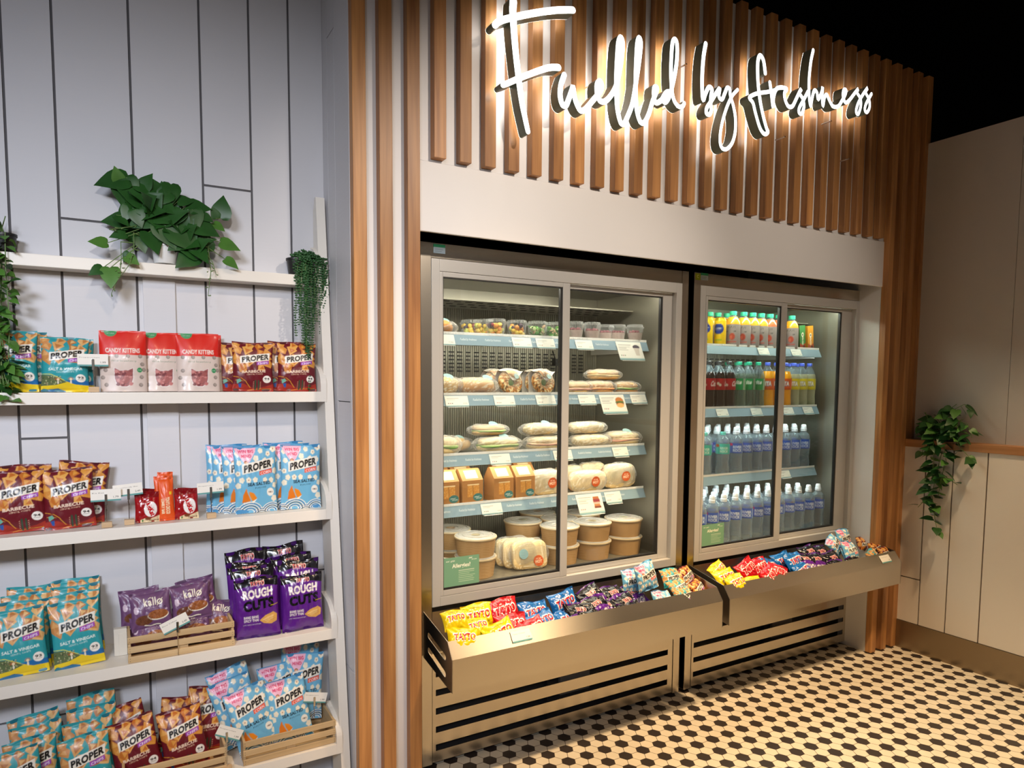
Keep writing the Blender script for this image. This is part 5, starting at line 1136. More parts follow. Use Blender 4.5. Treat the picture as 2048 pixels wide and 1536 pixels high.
for k, (x, c) in enumerate(((3.425, '#2f7a3c'), (3.495, '#d08a14'))):
    a = Art(40, 84, c); a.text('VITA COCO', .1, .30, .9, .42, '#f0e8d0', bold=.04, rot=-math.pi/2); a.ell(.5, .62, .2, .09, '#f0e8d0'); a.ell(.5, .62, .1, .05, '#2a2a2a'); a.poly([(0, 0), (1, 0), (1, .28), (.5, .20), (0, .3)], '#a83a20'); a.ell(.7, .12, .15, .08, '#2a2018')
    w, d, h = .062, .045, .138; nx, ny = 40, 84; U, V = np.meshgrid(np.linspace(0, 1, nx), np.linspace(0, 1, ny)); P = np.stack([(U-.5)*w, 0*U-d/2, V*h], -1).reshape(-1, 3)
    i = (np.arange(ny-1)[:, None]*nx+np.arange(nx-1)[None]); f = np.stack([i, i+1, i+nx+1, i+nx], -1).reshape(-1, 4).tolist(); n = len(P); bx = MB().box(-w/2, w/2, -d/2+.0005, d/2, 0, h)
    me = bpy.data.meshes.new('carton'); me.from_pydata(P.tolist()+[tuple(v) for v in bx.v], [], f+[tuple(i+n for i in q) for q in bx.f]); me.materials.append(lab); set_cols(me, np.concatenate([a.sample(U, V).reshape(-1, 3), np.tile(hexc('#3a5a2a' if k == 0 else '#a8701a'), (8, 1))])); me.update()
    tag(link('drink_carton', me, None, (x, 2.50, zs[0]), (0, D(-7), D(8))), ('green', 'orange')[k]+' coconut water carton leaning at the right of the top drinks shelf', 'carton', 'coconut water cartons')
rown = ('front', 'second', 'third', 'rear')
mx = [(2.70, 0), (2.835, 0), (2.665, 1), (2.745, 1)]
for k, (x, r) in enumerate(mx): put(mint_, x, 2.505+r*.078, zs[2], 'mint-capped flavoured water bottle, '+('left in front', 'right in front', 'left behind', 'right behind')[k], 'bottle', 'mint-capped bottles', .5)
put(mint_, 2.63, 2.505, zs[2], 'mint-capped flavoured water bottle cut off by the door frame', 'bottle', 'mint-capped bottles', .2)
for r in range(4):
    xs_ = [2.935+.0805*i for i in range(8)] if r == 0 else [2.70+.0805*i+.012*r for i in range(1 if r == 1 else 0, 11)]
    for k, x in enumerate(xs_):
        if x > 3.52 or (r > 1 and x > 3.30): continue
        put(water, x, 2.505+r*.078, zs[2], 'white-capped water bottle, %s from the left, %s row, upper water shelf' % (ORD[k], rown[r]), 'bottle', 'water bottles on the shelf', .5+rr.uniform(-.15, .15))
for r in range(4):
    for k in range(12):
        x = 2.600+.086*k+.010*r
        if x > 3.55 or (r == 2 and x > 3.42) or (r == 3 and x > 3.1): continue
        put(water, x, 2.432+r*.078, .674, 'white-capped water bottle, %s from the left, %s row, on the fridge floor' % (ORD[k], rown[r]), 'bottle', 'water bottles on the fridge floor', .5+rr.uniform(-.2, .2))
for p in (F1,):   # chilled-air hoses and a sensor at the rear
    b = MB(); b.tube([(1.98, 2.86, 1.66), (1.99, 2.84, 1.60), (2.0, 2.86, 1.52), (1.985, 2.85, 1.45)], .003, 6); b.tube([(2.02, 2.86, 1.38), (2.06, 2.84, 1.30), (2.08, 2.86, 1.20)], .003, 6); b.box(1.985, 2.01, 2.84, 2.87, 1.585, 1.62)
    b.obj('sensor_cable', plblack, p)
# ------------------------------------------------------------------ crisps heaped in the trays
TR = [(0, 'yellow', 1.021, 2.175, 0.661, 40, 2, 0, 0.74), (0, 'yellow', 1.198, 2.235, 0.65, 22, 0, 0, 1), (0, 'yellow', 1.061, 2.125, 0.612, 40, 12, 0, 0.9), (0, 'yellow', 1.22, 2.125, 0.607, 35, -14, 0, 1), (0, 'yellow', 1.158, 2.175, 0.615, 50, 0, 0, 0.8), (0, 'yellow', 1.037, 2.125, 0.6, 35, -8, 0, 0.7), (0, 'red', 1.309, 2.235, 0.652, 22, -5, 0, 1), (0, 'red', 1.361, 2.125, 0.592, 40, -16, 0, 0.95), (0, 'red', 1.315, 2.175, 0.608, 40, 4, 0, 1), (0, 'blue', 1.455, 2.235, 0.618, 30, 0, 0, 1), (0, 'blue', 1.594, 2.235, 0.638, 22, -9, 0, 1), (0, 'blue', 1.439, 2.175, 0.591, 50, -10, 0, 1), (0, 'blue', 1.575, 2.175, 0.581, 50, -6, 0, 1), (0, 'rough', 1.713, 2.235, 0.635, 45, -24, -10, 1), (0, 'rough', 1.839, 2.235, 0.621, 50, -8, 0, 1), (0, 'rough', 1.945, 2.235, 0.61, 45, -12, 0, 1), (0, 'rough', 1.696, 2.175, 0.612, 50, -14, 0, 1), (0, 'rough', 1.855, 2.175, 0.6, 50, -8, 8, 1), (0, 'rough', 1.759, 2.175, 0.593, 55, 4, 0, 1), (0, 'rough', 1.663, 2.125, 0.59, 35, -6, 0, 1), (0, 'rough', 1.856, 2.125, 0.586, 38, -4, 0, 0.9), (0, 'rough', 1.63, 2.175, 0.603, 45, 6, 0, 1), (0, 'corn', 1.977, 2.235, 0.681, 20, 4, -6, 0.85), (0, 'corn', 1.986, 2.175, 0.722, 14, -9, 0, 0.9), (0, 'corn', 2.04, 2.125, 0.606, 32, 2, 0, 0.8), (0, 'teal', 2.192, 2.235, 0.655, 35, 4, 0, 0.85), (0, 'teal', 2.168, 2.175, 0.621, 50, -4, 0, 0.85), (0, 'teal', 2.158, 2.125, 0.604, 40, 3, 0, 0.85), (0, 'bbq', 2.273, 2.235, 0.647, 30, -14, 0, 0.8), (0, 'bbq', 2.343, 2.235, 0.628, 35, -10, 0, 0.8), (0, 'bbq', 2.333, 2.175, 0.597, 45, -14, 10, 0.75), (0, 'bbq', 2.379, 2.175, 0.572, 50, 6, 0, 0.75), (0, 'bbq', 2.419, 2.175, 0.552, 45, -16, 0, 0.7), (0, 'bbq', 2.312, 2.125, 0.567, 45, 0, 0, 0.7), (1, 'yellow', 2.484, 2.235, 0.638, 35, -24, 0, 0.8), (1, 'yellow', 2.455, 2.175, 0.628, 40, -4, 0, 1), (1, 'yellow', 2.485, 2.125, 0.612, 40, -6, 0, 0.9), (1, 'yellow', 2.608, 2.125, 0.586, 45, -3, 0, 0.9), (1, 'yellow', 2.485, 2.175, 0.619, 45, 10, 0, 0.8), (1, 'red', 2.682, 2.235, 0.627, 30, -18, 0, 1), (1, 'red', 2.776, 2.235, 0.625, 28, -10, 0, 1), (1, 'red', 2.712, 2.125, 0.615, 35, -28, 0, 0.9), (1, 'red', 2.813, 2.125, 0.617, 32, 30, 0, 0.85), (1, 'blue', 2.857, 2.235, 0.62, 30, 4, 0, 1), (1, 'blue', 2.955, 2.235, 0.634, 35, -5, 0, 1), (1, 'blue', 2.96, 2.175, 0.647, 35, -6, 0, 1), (1, 'blue', 2.956, 2.125, 0.606, 35, -14, 0, 0.9), (1, 'blue', 3.083, 2.125, 0.571, 45, -3, 0, 0.85), (1, 'blue', 2.774, 2.125, 0.592, 40, 3, 0, 0.85), (1, 'rough', 3.153, 2.235, 0.647, 45, -4, 0, 1), (1, 'rough', 3.252, 2.235, 0.636, 40, 0, 0, 1), (1, 'rough', 3.134, 2.175, 0.626, 40, 8, 0, 1), (1, 'rough', 3.258, 2.175, 0.616, 40, -6, 0, 1), (1, 'rough', 3.236, 2.125, 0.588, 38, -4, 0, 0.9), (1, 'rough', 3.388, 2.125, 0.587, 38, -6, 0, 0.9), (1, 'rough', 3.046, 2.175, 0.631, 50, 14, 0, 1), (1, 'corn', 3.471, 2.235, 0.705, 18, 2, 0, 0.85), (1, 'corn', 3.356, 2.235, 0.668, 30, -34, 0, 0.8), (1, 'corn', 3.426, 2.175, 0.653, 30, 6, 0, 0.85), (1, 'corn', 3.42, 2.175, 0.624, 30, 0, 0, 0.8), (1, 'teal', 3.546, 2.125, 0.601, 32, -14, 0, 0.75), (1, 'teal', 3.593, 2.125, 0.57, 40, 0, 0, 0.7), (1, 'bbq', 3.685, 2.235, 0.637, 30, 12, 0, 0.75), (1, 'bbq', 3.672, 2.175, 0.622, 35, -4, 0, 0.75), (1, 'bbq', 3.664, 2.125, 0.606, 28, 4, 0, 0.65)]
nm = {'yellow': ('yellow crisp bag', 'crisp_bag'), 'red': ('red crisp bag', 'crisp_bag'), 'blue': ('blue crisp bag', 'crisp_bag'), 'rough': ('purple crisp bag', 'crisp_bag'), 'corn': ('sky-blue popcorn bag', 'popcorn_bag'), 'teal': ('small teal lentil chip bag', 'chip_bag'), 'bbq': ('small maroon lentil chip bag', 'chip_bag')}
cnt = {}; tot = {}
for t in TR: tot[(t[0], t[1])] = tot.get((t[0], t[1]), 0)+1
for n_, (tr, k, X, Y, Z, lean, roll, yaw, sw) in enumerate(sorted(TR, key=lambda t: (t[0], t[1], t[2]))):
    ms, w, h = BAG[k+'_t']; lean = D(lean); floor_ = .462; hw_ = w*.45*sw*abs(math.cos(D(roll)))+.03*abs(math.sin(D(roll)))+.008; X = max((1.012, 2.394)[tr]+hw_, min((2.340, 3.712)[tr]-hw_, X))
    hh = min(h*.92*sw, max(.085, (Z-floor_)/math.cos(lean)))
    if Y-hh*math.sin(lean) < 2.068: lean = math.asin(max(.05, (Y-2.068)/hh)); hh = min(h*.92*sw, max(.085, (Z-floor_)/math.cos(lean)))
    s = (.9*sw, .8, hh/h)
    R = Matrix.Rotation(D(yaw), 3, 'Z') @ Matrix.Rotation(-lean, 3, 'X') @ Matrix.Rotation(D(roll), 3, 'Y')
    top = R @ Vector((0, 0, hh)); c = cnt[(tr, k)] = cnt.get((tr, k), 0)+1
    cw = {'yellow': 'crisp bag', 'red': 'crisp bag', 'blue': 'crisp bag', 'rough': 'crisp bag', 'corn': 'popcorn bag'}.get(k, 'crisp bag')
    o = link(nm[k][1], ms[n_ % len(ms)], None, (X-top.x, Y-top.y, Z-top.z)); o.rotation_euler = R.to_euler(); o.scale = s
    tag(o, '%s, %s such bag from the left in the %s steel tray' % (nm[k][0], ORD[c-1], ('left', 'right')[tr]), cw, 'bags in the %s steel tray' % ('left', 'right')[tr])
# price tickets clipped to the tray fronts
def tray_ticket(x, lab_, price):
    o = link('price_card', card_mesh('price_card', .085, .042, 'Tayto Crisps', price), None, (x, 2.049, .546), (D(-35), 0, 0)); tag(o, lab_, 'price card', 'price cards on the trays')
tray_ticket(1.30, 'price card clipped to the lip of the left steel tray', '1.20')
tray_ticket(3.60, 'price card clipped to the right end of the right steel tray', '1.20')
# ------------------------------------------------------------------ illuminated script sign
facem = mat('sign_face', (.95, .95, .95), .3, emit=(1, 1, 1), estr=2.2); halo = mat('sign_halo', (.9, .9, .9), .3, emit=(1, .98, .92), estr=9); retm = mat('sign_return_green', (.15, .21, .185), .4)
SIGN = [('F', [([(1.2489, 2.8021), (1.2476, 2.7656), (1.2542, 2.6847), (1.2672, 2.5845), (1.2844, 2.484), (1.3016, 2.4178), (1.3123, 2.3806)], 0.0135, 0.0085), ([(1.1767, 2.7067), (1.1962, 2.7246), (1.2451, 2.7485), (1.3467, 2.7911), (1.4346, 2.8223), (1.5001, 2.8393)], 0.0105, 0.011), ([(1.2093, 2.5172), (1.2253, 2.5255), (1.2889, 2.5616), (1.3577, 2.5977), (1.4028, 2.6178), (1.4395, 2.626)], 0.0085, 0.011)]), ('uelled', [([(1.465, 2.6055), (1.4513, 2.5678), (1.4479, 2.5323), (1.4566, 2.5035), (1.4732, 2.5002), (1.4867, 2.527), (1.5001, 2.5605), (1.5044, 2.5723), (1.5087, 2.5534), (1.5176, 2.5244), (1.5379, 2.4973), (1.5606, 2.5039), (1.5974, 2.5447), (1.6289, 2.5802), (1.6372, 2.6022), (1.6281, 2.6183), (1.6149, 2.6056), (1.6143, 2.575), (1.6265, 2.5505), (1.6502, 2.5497), (1.6794, 2.5769), (1.7055, 2.621), (1.7206, 2.679), (1.7302, 2.7358), (1.7321, 2.7817), (1.7226, 2.7985), (1.7122, 2.777), (1.708, 2.7262), (1.7053, 2.6574), (1.7068, 2.5893), (1.7136, 2.5311), (1.7286, 2.4902), (1.7453, 2.4863), (1.7661, 2.5227), (1.7866, 2.5731), (1.8031, 2.66), (1.8155, 2.7369), (1.8215, 2.7984), (1.8134, 2.8186), (1.8046, 2.7944), (1.8012, 2.7336), (1.8, 2.6594), (1.8017, 2.5947), (1.8093, 2.5449), (1.826, 2.5105), (1.847, 2.5097), (1.8698, 2.547), (1.8877, 2.5978), (1.9061, 2.637), (1.9088, 2.6532), (1.8959, 2.6514), (1.8935, 2.6226), (1.9027, 2.596), (1.9266, 2.6055), (1.9522, 2.6321)], 0.0098, 0.0092), ([(1.9762, 2.6513), (1.9584, 2.6453), (1.9394, 2.6176), (1.953, 2.6069), (1.9723, 2.629), (1.9907, 2.6807), (2.0066, 2.7513), (2.0114, 2.8099), (2.0075, 2.8472), (1.9964, 2.8574), (1.9849, 2.8395), (1.9807, 2.7838), (1.9808, 2.717), (1.9882, 2.6562), (2.0028, 2.6206), (2.027, 2.605), (2.0474, 2.61), (2.0559, 2.6233)], 0.0092, 0.008)]), ('by', [([(2.167, 2.8802), (2.1568, 2.8288), (2.1518, 2.7539), (2.1542, 2.6903), (2.1612, 2.657), (2.173, 2.6842), (2.1913, 2.7138), (2.2096, 2.7091), (2.2049, 2.6807), (2.2046, 2.6506), (2.2092, 2.6265), (2.1991, 2.607), (2.181, 2.6086), (2.1837, 2.6316), (2.2112, 2.667), (2.2389, 2.7051), (2.2544, 2.7218), (2.2505, 2.6899), (2.2693, 2.6811), (2.2866, 2.7123), (2.2984, 2.734), (2.3135, 2.7305), (2.3192, 2.7037), (2.3389, 2.6668), (2.3533, 2.6183), (2.3535, 2.5617), (2.3351, 2.5121), (2.3, 2.4831), (2.2713, 2.4911), (2.2644, 2.5306), (2.2747, 2.5884), (2.2988, 2.6539), (2.3282, 2.7056), (2.3609, 2.7388)], 0.0092, 0.007)]), ('freshness', [([(2.5294, 2.8438), (2.5156, 2.8931), (2.4925, 2.9086), (2.4798, 2.8746), (2.4851, 2.7988), (2.5015, 2.7248), (2.5256, 2.6621), (2.549, 2.6155), (2.5596, 2.6003), (2.5374, 2.5879), (2.5073, 2.608), (2.4757, 2.6652), (2.458, 2.7036), (2.4352, 2.7199), (2.4565, 2.7366), (2.4938, 2.7526), (2.5446, 2.7671), (2.6025, 2.7875)], 0.0092, 0.0075), ([(2.5611, 2.8107), (2.5721, 2.7707), (2.5867, 2.7109), (2.5886, 2.7528), (2.6032, 2.7903), (2.6315, 2.8042), (2.6607, 2.8076), (2.6735, 2.8048), (2.6593, 2.7858), (2.666, 2.7575), (2.6884, 2.735), (2.7154, 2.7403), (2.7369, 2.7717), (2.759, 2.8089), (2.7737, 2.8271), (2.7609, 2.8065), (2.7848, 2.7867), (2.7954, 2.7558), (2.7816, 2.7213), (2.7623, 2.722), (2.7645, 2.7444), (2.7952, 2.7888), (2.8178, 2.8236)], 0.0085, 0.008), ([(2.8455, 3.0125), (2.8312, 2.9556), (2.8238, 2.8716), (2.8298, 2.8012), (2.8427, 2.7651), (2.8481, 2.7938), (2.8633, 2.8385), (2.8835, 2.8332), (2.8942, 2.8058), (2.9173, 2.844), (2.9232, 2.8664), (2.9225, 2.8199), (2.9303, 2.7833), (2.9388, 2.8231), (2.9544, 2.8392), (2.9742, 2.819), (3.0037, 2.7965), (3.0429, 2.8041), (3.0694, 2.8351), (3.0913, 2.8653), (3.0974, 2.8883), (3.0793, 2.8857), (3.0756, 2.8563), (3.0965, 2.8318), (3.1263, 2.8493), (3.161, 2.8852), (3.1906, 2.9133), (3.182, 2.8952), (3.2115, 2.8721), (3.216, 2.8379), (3.1989, 2.7983), (3.1814, 2.8066), (3.1935, 2.8452), (3.2297, 2.8962), (3.2643, 2.9332), (3.2509, 2.9093), (3.2815, 2.8802), (3.2861, 2.8456), (3.2677, 2.8196), (3.25, 2.8268), (3.2578, 2.8578), (3.2975, 2.9118)], 0.0082, 0.0078)])]
YF_, YB_ = 2.062, 2.108
def stroke_parts(strokes, fa, re_, ha):
    for pts, r0, r1 in strokes:
        P = [Vector((p[0], p[1])) for p in pts]; Q = []
        n = len(P)   # Catmull-Rom smoothing
        for i in range(n-1):
            a, b, c, d = P[max(i-1, 0)], P[i], P[i+1], P[min(i+2, n-1)]
            for k in range(5): t = k/5; Q.append(.5*((2*b)+(c-a)*t+(2*a-5*b+4*c-d)*t*t+(3*b-a-3*c+d)*t**3))
        Q.append(P[-1]); m = len(Q); L = []; Rr = []
        for i in range(m):
            t = (Q[min(i+1, m-1)]-Q[max(i-1, 0)]).normalized(); nn = Vector((-t.y, t.x)); r = 1.1*(r0+(r1-r0)*i/(m-1)); L.append(Q[i]+nn*r); Rr.append(Q[i]-nn*r)
        def capp(c, t, r): a0 = math.atan2(t.y, t.x); return [c+Vector((math.cos(a0-math.pi/2+math.pi*k/8), math.sin(a0-math.pi/2+math.pi*k/8)))*r for k in range(1, 8)]
        e = capp(Q[-1], (Q[-1]-Q[-2]).normalized(), r1*1.1); s = capp(Q[0], (Q[0]-Q[1]).normalized(), r0*1.1)
        loop = Rr+e+list(reversed(L))+s
        ns = len(loop)
        def strip(B, y, flip):
            vs = [(p.x, y, p.y) for p in loop]; fs = []
            for i in range(m-1): fs.append((i, i+1, m+7+(m-2-i), m+7+(m-1-i)))
            fs.append(tuple([m-1]+list(range(m, m+7))+[m+7])); fs.append(tuple([2*m+6]+list(range(2*m+7, 2*m+14))+[0]))
            B.add(vs, fs)
        strip(fa, YF_, 0); strip(ha, YB_, 1)
        vs = [(p.x, YF_+.0004, p.y) for p in loop]+[(p.x, YB_-.0004, p.y) for p in loop]
        re_.add(vs, [(i, (i+1) % ns, ns+(i+1) % ns, ns+i) for i in range(ns)])
sg = empty('illuminated_sign', (0, 0, 0), label='white glowing handwritten sign reading Fuelled by freshness on the oak slats', cat='sign')
for wname, strokes in SIGN:
    fa, re_, ha = MB(), MB(), MB(); stroke_parts(strokes, fa, re_, ha)
    f_ = fa.obj('letter_face', facem, sg); re_.obj('letter_return', retm, f_, smooth=50); ha.obj('letter_back_glow', halo, f_)
for x, z in ((1.28, 2.72), (1.62, 2.62), (1.86, 2.78), (2.02, 2.62), (2.10, 2.80), (2.35, 2.70), (2.72, 2.62), (2.75, 2.76), (3.2, 2.6), (1.32, 2.45), (3.05, 2.75)):
    MB().tube([(x, YB_-.01, z), (x, 2.150, z)], .003, 8).obj('stand_off', chrome, sg)
# ------------------------------------------------------------------ plants
leafm = mat('leaf_green', (.020, .085, .014), .42, var=.5, vscale=18, spec=.5); leafl = mat('leaf_light', (.075, .20, .03), .42, var=.4, vscale=18); stemm = mat('stem_green', (.13, .22, .06), .6)
beadm = mat('bead_leaf', (.030, .105, .030), .45, var=.4, vscale=60); soil = mat('soil', (.03, .02, .015), .9)
def heart(b, c, d, up, L, W, fold=.25, curl=.2, mi=0):
    """heart-shaped leaf blade; c base, d direction, up approx normal"""
    d = Vector(d).normalized(); s = d.cross(Vector(up)).normalized(); n = s.cross(d).normalized(); prof = [(0, .0), (-.07, .22), (-.06, .36), (.08, .47), (.28, .50), (.50, .40), (.72, .23), (.90, .08), (1.0, 0)]
    vs = []; fs = []; C = Vector(c)
    for t, w in prof:
        tt = max(t, 0)
        mid = C+d*(tt*L)-n*(curl*L*tt*tt)
        e = C+d*(t*L)-n*(curl*L*t*t*(1 if t > 0 else 0))
        vs += [mid, e+s*w*W*.55+n*fold*w*W*.30, e+s*w*W+n*fold*w*W*.25, e-s*w*W*.55+n*fold*w*W*.30, e-s*w*W+n*fold*w*W*.25]
    for i in range(len(prof)-1):
        a = i*5; q = a+5; fs += [(a, a+1, q+1, q), (a+1, a+2, q+2, q+1), (a, q, q+3, a+3), (a+3, q+3, q+4, a+4)]
    b.add(vs, fs, mi)
def potted(name, x, y, z, r, h, m, label, cat='plant'):
    o = empty(name, (x, y, z), label=label, cat=cat)
    MB().lathe([(0, .001), (r*.78, .001), (r*.8, .003), (r*.97, h*.86), (r*1.04, h*.87), (r*1.04, h), (r*.94, h), (r*.92, h*.9), (0, h*.9)], 30, close=False).obj('plant_pot', m, o, smooth=40)
    return o
r = random.Random(21)
# big-leaved pothos on the top shelf
o = potted('potted_pothos', .165, 2.432, z1+.002, .040, .062, plwhite, 'bushy pothos with heart-shaped leaves in a white pot on the top shelf')
PL = [(0.064, 2.4, 2.122, -0.98, -0.22, 0.094, 0), (0.043, 2.4, 2.109, -0.25, 0.97, 0.048, 1), (0.062, 2.4, 2.127, 0.38, -0.92, 0.069, 0), (0.09, 2.4, 2.11, 0.92, -0.4, 0.064, 0), (0.104, 2.4, 2.096, 0.39, 0.92, 0.06, 0), (0.043, 2.4, 2.103, 0.11, -0.99, 0.066, 0), (0.166, 2.4, 2.068, -0.13, 0.99, 0.063, 0), (0.187, 2.4, 2.124, 0.04, -1.0, 0.069, 0), (0.205, 2.4, 2.073, 0.96, 0.28, 0.053, 0), (0.23, 2.4, 2.06, 1.0, 0.06, 0.077, 0), (0.333, 2.4, 2.035, 0.09, 1.0, 0.078, 0), (0.311, 2.4, 2.016, 0.84, -0.54, 0.043, 1), (0.322, 2.4, 2.034, -0.38, 0.93, 0.039, 0), (0.003, 2.385, 1.919, -1.0, -0.0, 0.052, 1), (0.054, 2.39, 1.953, -0.98, -0.21, 0.047, 0), (-0.011, 2.38, 1.842, -0.89, -0.46, 0.046, 0), (0.009, 2.375, 1.843, 0.0, -1.0, 0.069, 1), (0.054, 2.375, 1.883, 0.82, -0.57, 0.045, 1), (0.062, 2.38, 1.895, -0.57, -0.82, 0.034, 0), (0.329, 2.385, 1.954, 0.97, -0.23, 0.065, 1), (0.342, 2.38, 1.9, 0.87, -0.5, 0.049, 1), (0.276, 2.39, 1.917, 0.42, -0.91, 0.035, 0), (0.118, 2.39, 1.965, 0.34, -0.94, 0.079, 0), (0.094, 2.39, 1.952, 0.22, -0.98, 0.058, 0), (0.153, 2.38, 1.999, 0.44, -0.9, 0.095, 0), (0.187, 2.385, 1.993, 0.71, -0.7, 0.118, 0), (0.242, 2.38, 2.009, 0.93, -0.36, 0.093, 0), (0.251, 2.385, 1.968, 0.21, -0.98, 0.065, 0), (0.069, 2.39, 2.038, -0.38, -0.92, 0.053, 0), (0.082, 2.38, 2.027, 0.3, -0.95, 0.058, 0), (0.125, 2.385, 2.044, -0.38, -0.92, 0.054, 0), (0.031, 2.39, 2.007, 0.75, -0.66, 0.048, 0), (0.15, 2.38, 2.061, 0.49, -0.87, 0.056, 0), (0.213, 2.38, 2.043, -0.42, -0.91, 0.062, 0), (0.274, 2.385, 2.035, 0.9, -0.44, 0.04, 0), (0.248, 2.385, 2.049, 0.19, -0.98, 0.07, 0), (0.18, 2.39, 2.094, -0.6, -0.8, 0.059, 0)]
b, st = MB(), MB()
for (lx, ly, lz, dx, dz, L, sh) in PL:
    c = Vector((lx-.165, ly-2.432, lz-z1-.002)); dv = Vector((dx, -.35*r.random()-.1, dz)); heart(b, c, dv, (r.uniform(-.25, .25), -1, .55), L, L*.86, curl=r.uniform(.05, .35), mi=1 if sh else 0)
    o0 = Vector((r.uniform(-.02, .02), r.uniform(-.01, .01), .055)); mid = (o0+c)*.5+Vector((0, -.015, .03+.1*r.random()*(c-o0).length)); st.tube([o0, mid, c], [.0017, .0014, .0012], 6)
for k in range(105):   # dense heart of the plant
    a = r.uniform(0, 6.28); q = r.uniform(.15, 1); c = Vector((.015+.125*q*math.cos(a)-.012*math.sin(a), max(-.06, -.012+.03*math.sin(a*2)), .115+.075*q*math.sin(a)-.25*(.125*q*math.cos(a)))); heart(b, c, (r.uniform(-1, 1), r.uniform(-.6, -.05), r.uniform(-.35 if abs(c.x) < .06 else -.8, .6)), (0, -1, .4), r.uniform(.055, .095), r.uniform(.05, .078), mi=0)
f_ = b.obj('foliage', [leafm, leafl], o, smooth=True); f_['kind'] = 'stuff'
for q in ((-.125, -.055, .0, -.155, -.075, -.11), (-.09, -.06, .03, -.13, -.07, -.06), (.125, -.05, .06, .118, -.075, -.10), (.11, -.05, .05, .145, -.07, -.03), (-.07, -.04, .11, -.155, -.05, .085)):
    a, e = Vector(q[:3]), Vector(q[3:]); st.tube([Vector((0, 0, .06)), a+Vector((0, 0, .05)), a, (a+e)/2+Vector((.008, -.005, .0)), e], [.0018, .0016, .0014, .0012, .0008], 6)
    for k in range(7): t = k/6; p = a.lerp(e, t); st.tube([p, p+Vector((r.uniform(-.014, .014), -.006, r.uniform(-.012, .004)))], [.0011, .002], 5)
f_ = st.obj('stems', stemm, o, smooth=True)
# string-of-beads plants
def beads(name, x, y, z, strands, label, rp=.034, hp=.055):
    o = potted(name, x, y, z, rp, hp, plblack, label); b, s_ = MB(), MB(); n6 = [(.0001, -.5), (.7, -.25), (.95, .1), (.6, .45), (.0001, .6)]
    def bead(p, dr, s):
        dr = Vector(dr).normalized(); q = dr.to_track_quat('Z', 'Y').to_matrix(); b.add([Vector(p)+q @ Vector((rr_*s*math.cos(a), rr_*s*math.sin(a)*.6, zz*s*1.6)) for rr_, zz in n6 for a in (0, 1.05, 2.09, 3.14, 4.19, 5.24)], [(i*6+k, i*6+(k+1) % 6, i*6+6+(k+1) % 6, i*6+6+k) for i in range(4) for k in range(6)])
    for k in range(330):
        a = r.uniform(0, 6.28); q = math.sqrt(r.random()); bead((rp*1.5*q*math.cos(a)+.03, rp*1.0*q*math.sin(a)-.012, hp+.004+.022*(1-q*q)+r.uniform(-.014, .006)), (r.uniform(-1, 1), r.uniform(-1, 1), r.uniform(0, 1)), .0054)
    for sx, sy, L in strands:
        pts = [Vector((sx*.5, sy*.4, hp+.01)), Vector((sx*.95, sy*.95, hp+.004))]; n = int(L/.0086)
        wx = r.uniform(0, 6); ph = r.uniform(0, .0086)
        for k in range(n): pts.append(Vector((sx+.004*math.sin(wx+k*.22), sy+.003*math.cos(wx+k*.2), hp-.004-ph-k*.0086+r.uniform(-.0012, .0012))))
        s_.tube(pts[::3]+[pts[-1]], .0009, 5)
        for k, p in enumerate(pts[1:]):
            for q in (0, 1): a = k*2.4+q*3.14+r.uniform(-.5, .5); tp = 1-.45*k/len(pts); bead(p+Vector((math.cos(a)*.0062*tp, math.sin(a)*.0052*tp, .001)), (math.cos(a), math.sin(a), .25), .0064*tp)
    f_ = b.obj('foliage', beadm, o, smooth=True); f_['kind'] = 'stuff'; s_.obj('stems', stemm, o); return o
beads('bead_plant', .584, 2.428, z1+.002, [(-.010, -.030, .27), (.000, -.034, .24), (.008, -.034, .30), (.018, -.036, .38), (.026, -.040, .46), (.030, -.036, .50), (.040, -.034, .32), (.050, -.030, .25), (.058, -.034, .22), (.068, -.028, .16), (.076, -.030, .20), (.086, -.026, .24), (.094, -.022, .28), (.100, -.020, .22), (.020, -.042, .33), (.044, -.040, .28), (.082, -.020, .26)], 'trailing string-of-beads plant in a black pot at the right end of the top shelf')
def ivy(name, x, y, z, strands, label, L0, pm, top=True, lm=(leafm, leafl), rp=.035, hp=.05):
    o = potted(name, x, y, z, rp, hp, pm, label); b, s_ = MB(), MB()
    for pts in strands:
        P = [Vector(p) for p in pts]; s_.tube([Vector((0, 0, hp))]+P, .0015, 6)
        for i in range(len(P)-1):
            n = max(2, int((P[i+1]-P[i]).length/(L0*.25)))
            for k in range(n):
                p = P[i].lerp(P[i+1], k/n); a = r.uniform(0, 6.28); out = Vector((math.cos(a), math.sin(a), r.uniform(-.9, .3))); L = L0*r.uniform(.7, 1.15)
                heart(b, p+out*.012, out, (r.uniform(-.8, .2), r.uniform(-.6, 0), .8), L, L*.72, curl=r.uniform(.1, .4), mi=1 if r.random() < .3 else 0)
    f_ = b.obj('foliage', lm, o, smooth=True); f_['kind'] = 'stuff'; s_.obj('stems', stemm, o); return o
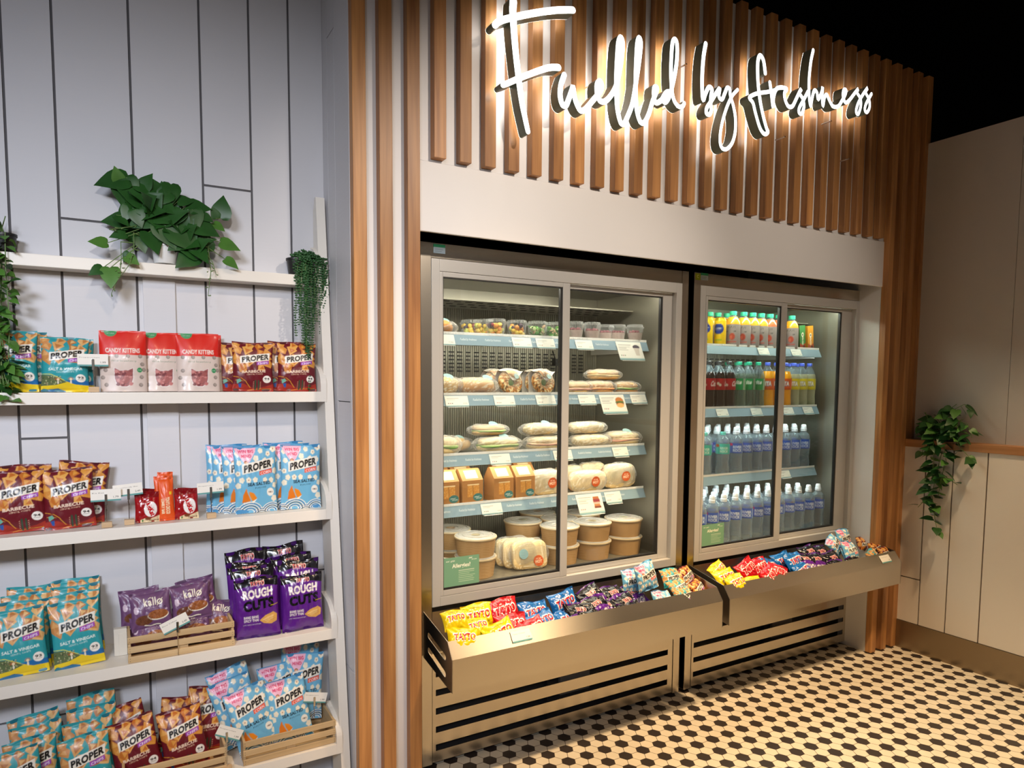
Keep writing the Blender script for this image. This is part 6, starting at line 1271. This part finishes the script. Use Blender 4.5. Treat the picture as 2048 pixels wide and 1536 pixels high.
ivy('trailing_plant', -.262, 2.425, z1+.002, [[(.0, 0, .07), (.01, -.01, .10)], [(-.02, -.03, .06), (-.015, -.045, .0), (-.012, -.045, -.12), (-.010, -.05, -.24), (.004, -.05, -.36)], [(.01, -.035, .05), (.008, -.045, -.05), (.012, -.05, -.20), (.002, -.06, -.40)], [(-.03, -.03, .04), (-.03, -.05, -.1), (-.025, -.05, -.3), (-.01, -.06, -.44)], [(-.04, -.03, .04), (-.045, -.05, -.1), (-.04, -.05, -.3), (-.03, -.06, -.42)], [(-.01, -.02, .08), (-.03, -.03, .10)], [(-.012, -.05, -.28), (-.01, -.06, -.36), (-.004, -.06, -.43)], [(-.02, -.05, -.30), (0, -.06, -.38), (.004, -.055, -.44)]], 'light green trailing plant in a black pot at the left edge of the shelving', .034, plblack, lm=(leafl, leafm))
ivy('hanging_ivy', 3.93, 1.955, 1.193, [
    [(-.02, .02, .08), (-.02, .05, .13), (-.02, .08, .11)], [(-.02, -.01, .10), (-.03, -.04, .17), (-.03, -.09, .20), (-.03, -.13, .17)], [(-.03, 0, .10), (-.05, -.06, .12), (-.05, -.12, .10), (-.06, -.15, .03)], [(-.02, .03, .06), (-.04, .10, .08), (-.05, .14, .05)],
    [(-.02, .0, .16), (-.02, -.05, .20)], [(-.04, .02, .05), (-.07, .03, .0), (-.075, .02, -.12), (-.075, .03, -.25), (-.075, .01, -.35), (-.075, 0, -.42), (-.075, -.02, -.50)],
    [(-.04, .0, .05), (-.07, -.02, .0), (-.075, -.04, -.10), (-.075, -.02, -.2), (-.075, -.01, -.30)], [(-.05, .03, .06), (-.075, .07, -.02), (-.075, .09, -.09)], [(-.05, -.05, .05), (-.075, -.10, -.02), (-.075, -.15, -.07), (-.075, -.18, -.09)], [(-.075, .0, -.15), (-.075, -.05, -.19), (-.075, -.10, -.22)],
    [(-.075, .02, -.28), (-.075, .06, -.33), (-.075, .09, -.37)], [(-.03, .05, .05), (-.05, .08, .13), (-.03, .10, .15)], [(-.05, -.02, .04), (-.06, -.07, .06), (-.06, -.12, .0)], [(-.04, .02, .12), (-.05, -.04, .14), (-.05, -.08, .07), (-.06, -.04, .01)], [(-.04, .06, .10), (-.05, .03, .05), (-.05, -.02, .09)]],
    'dark green heart-leaved trailing plant on the oak rail at the right', .066, plblack)
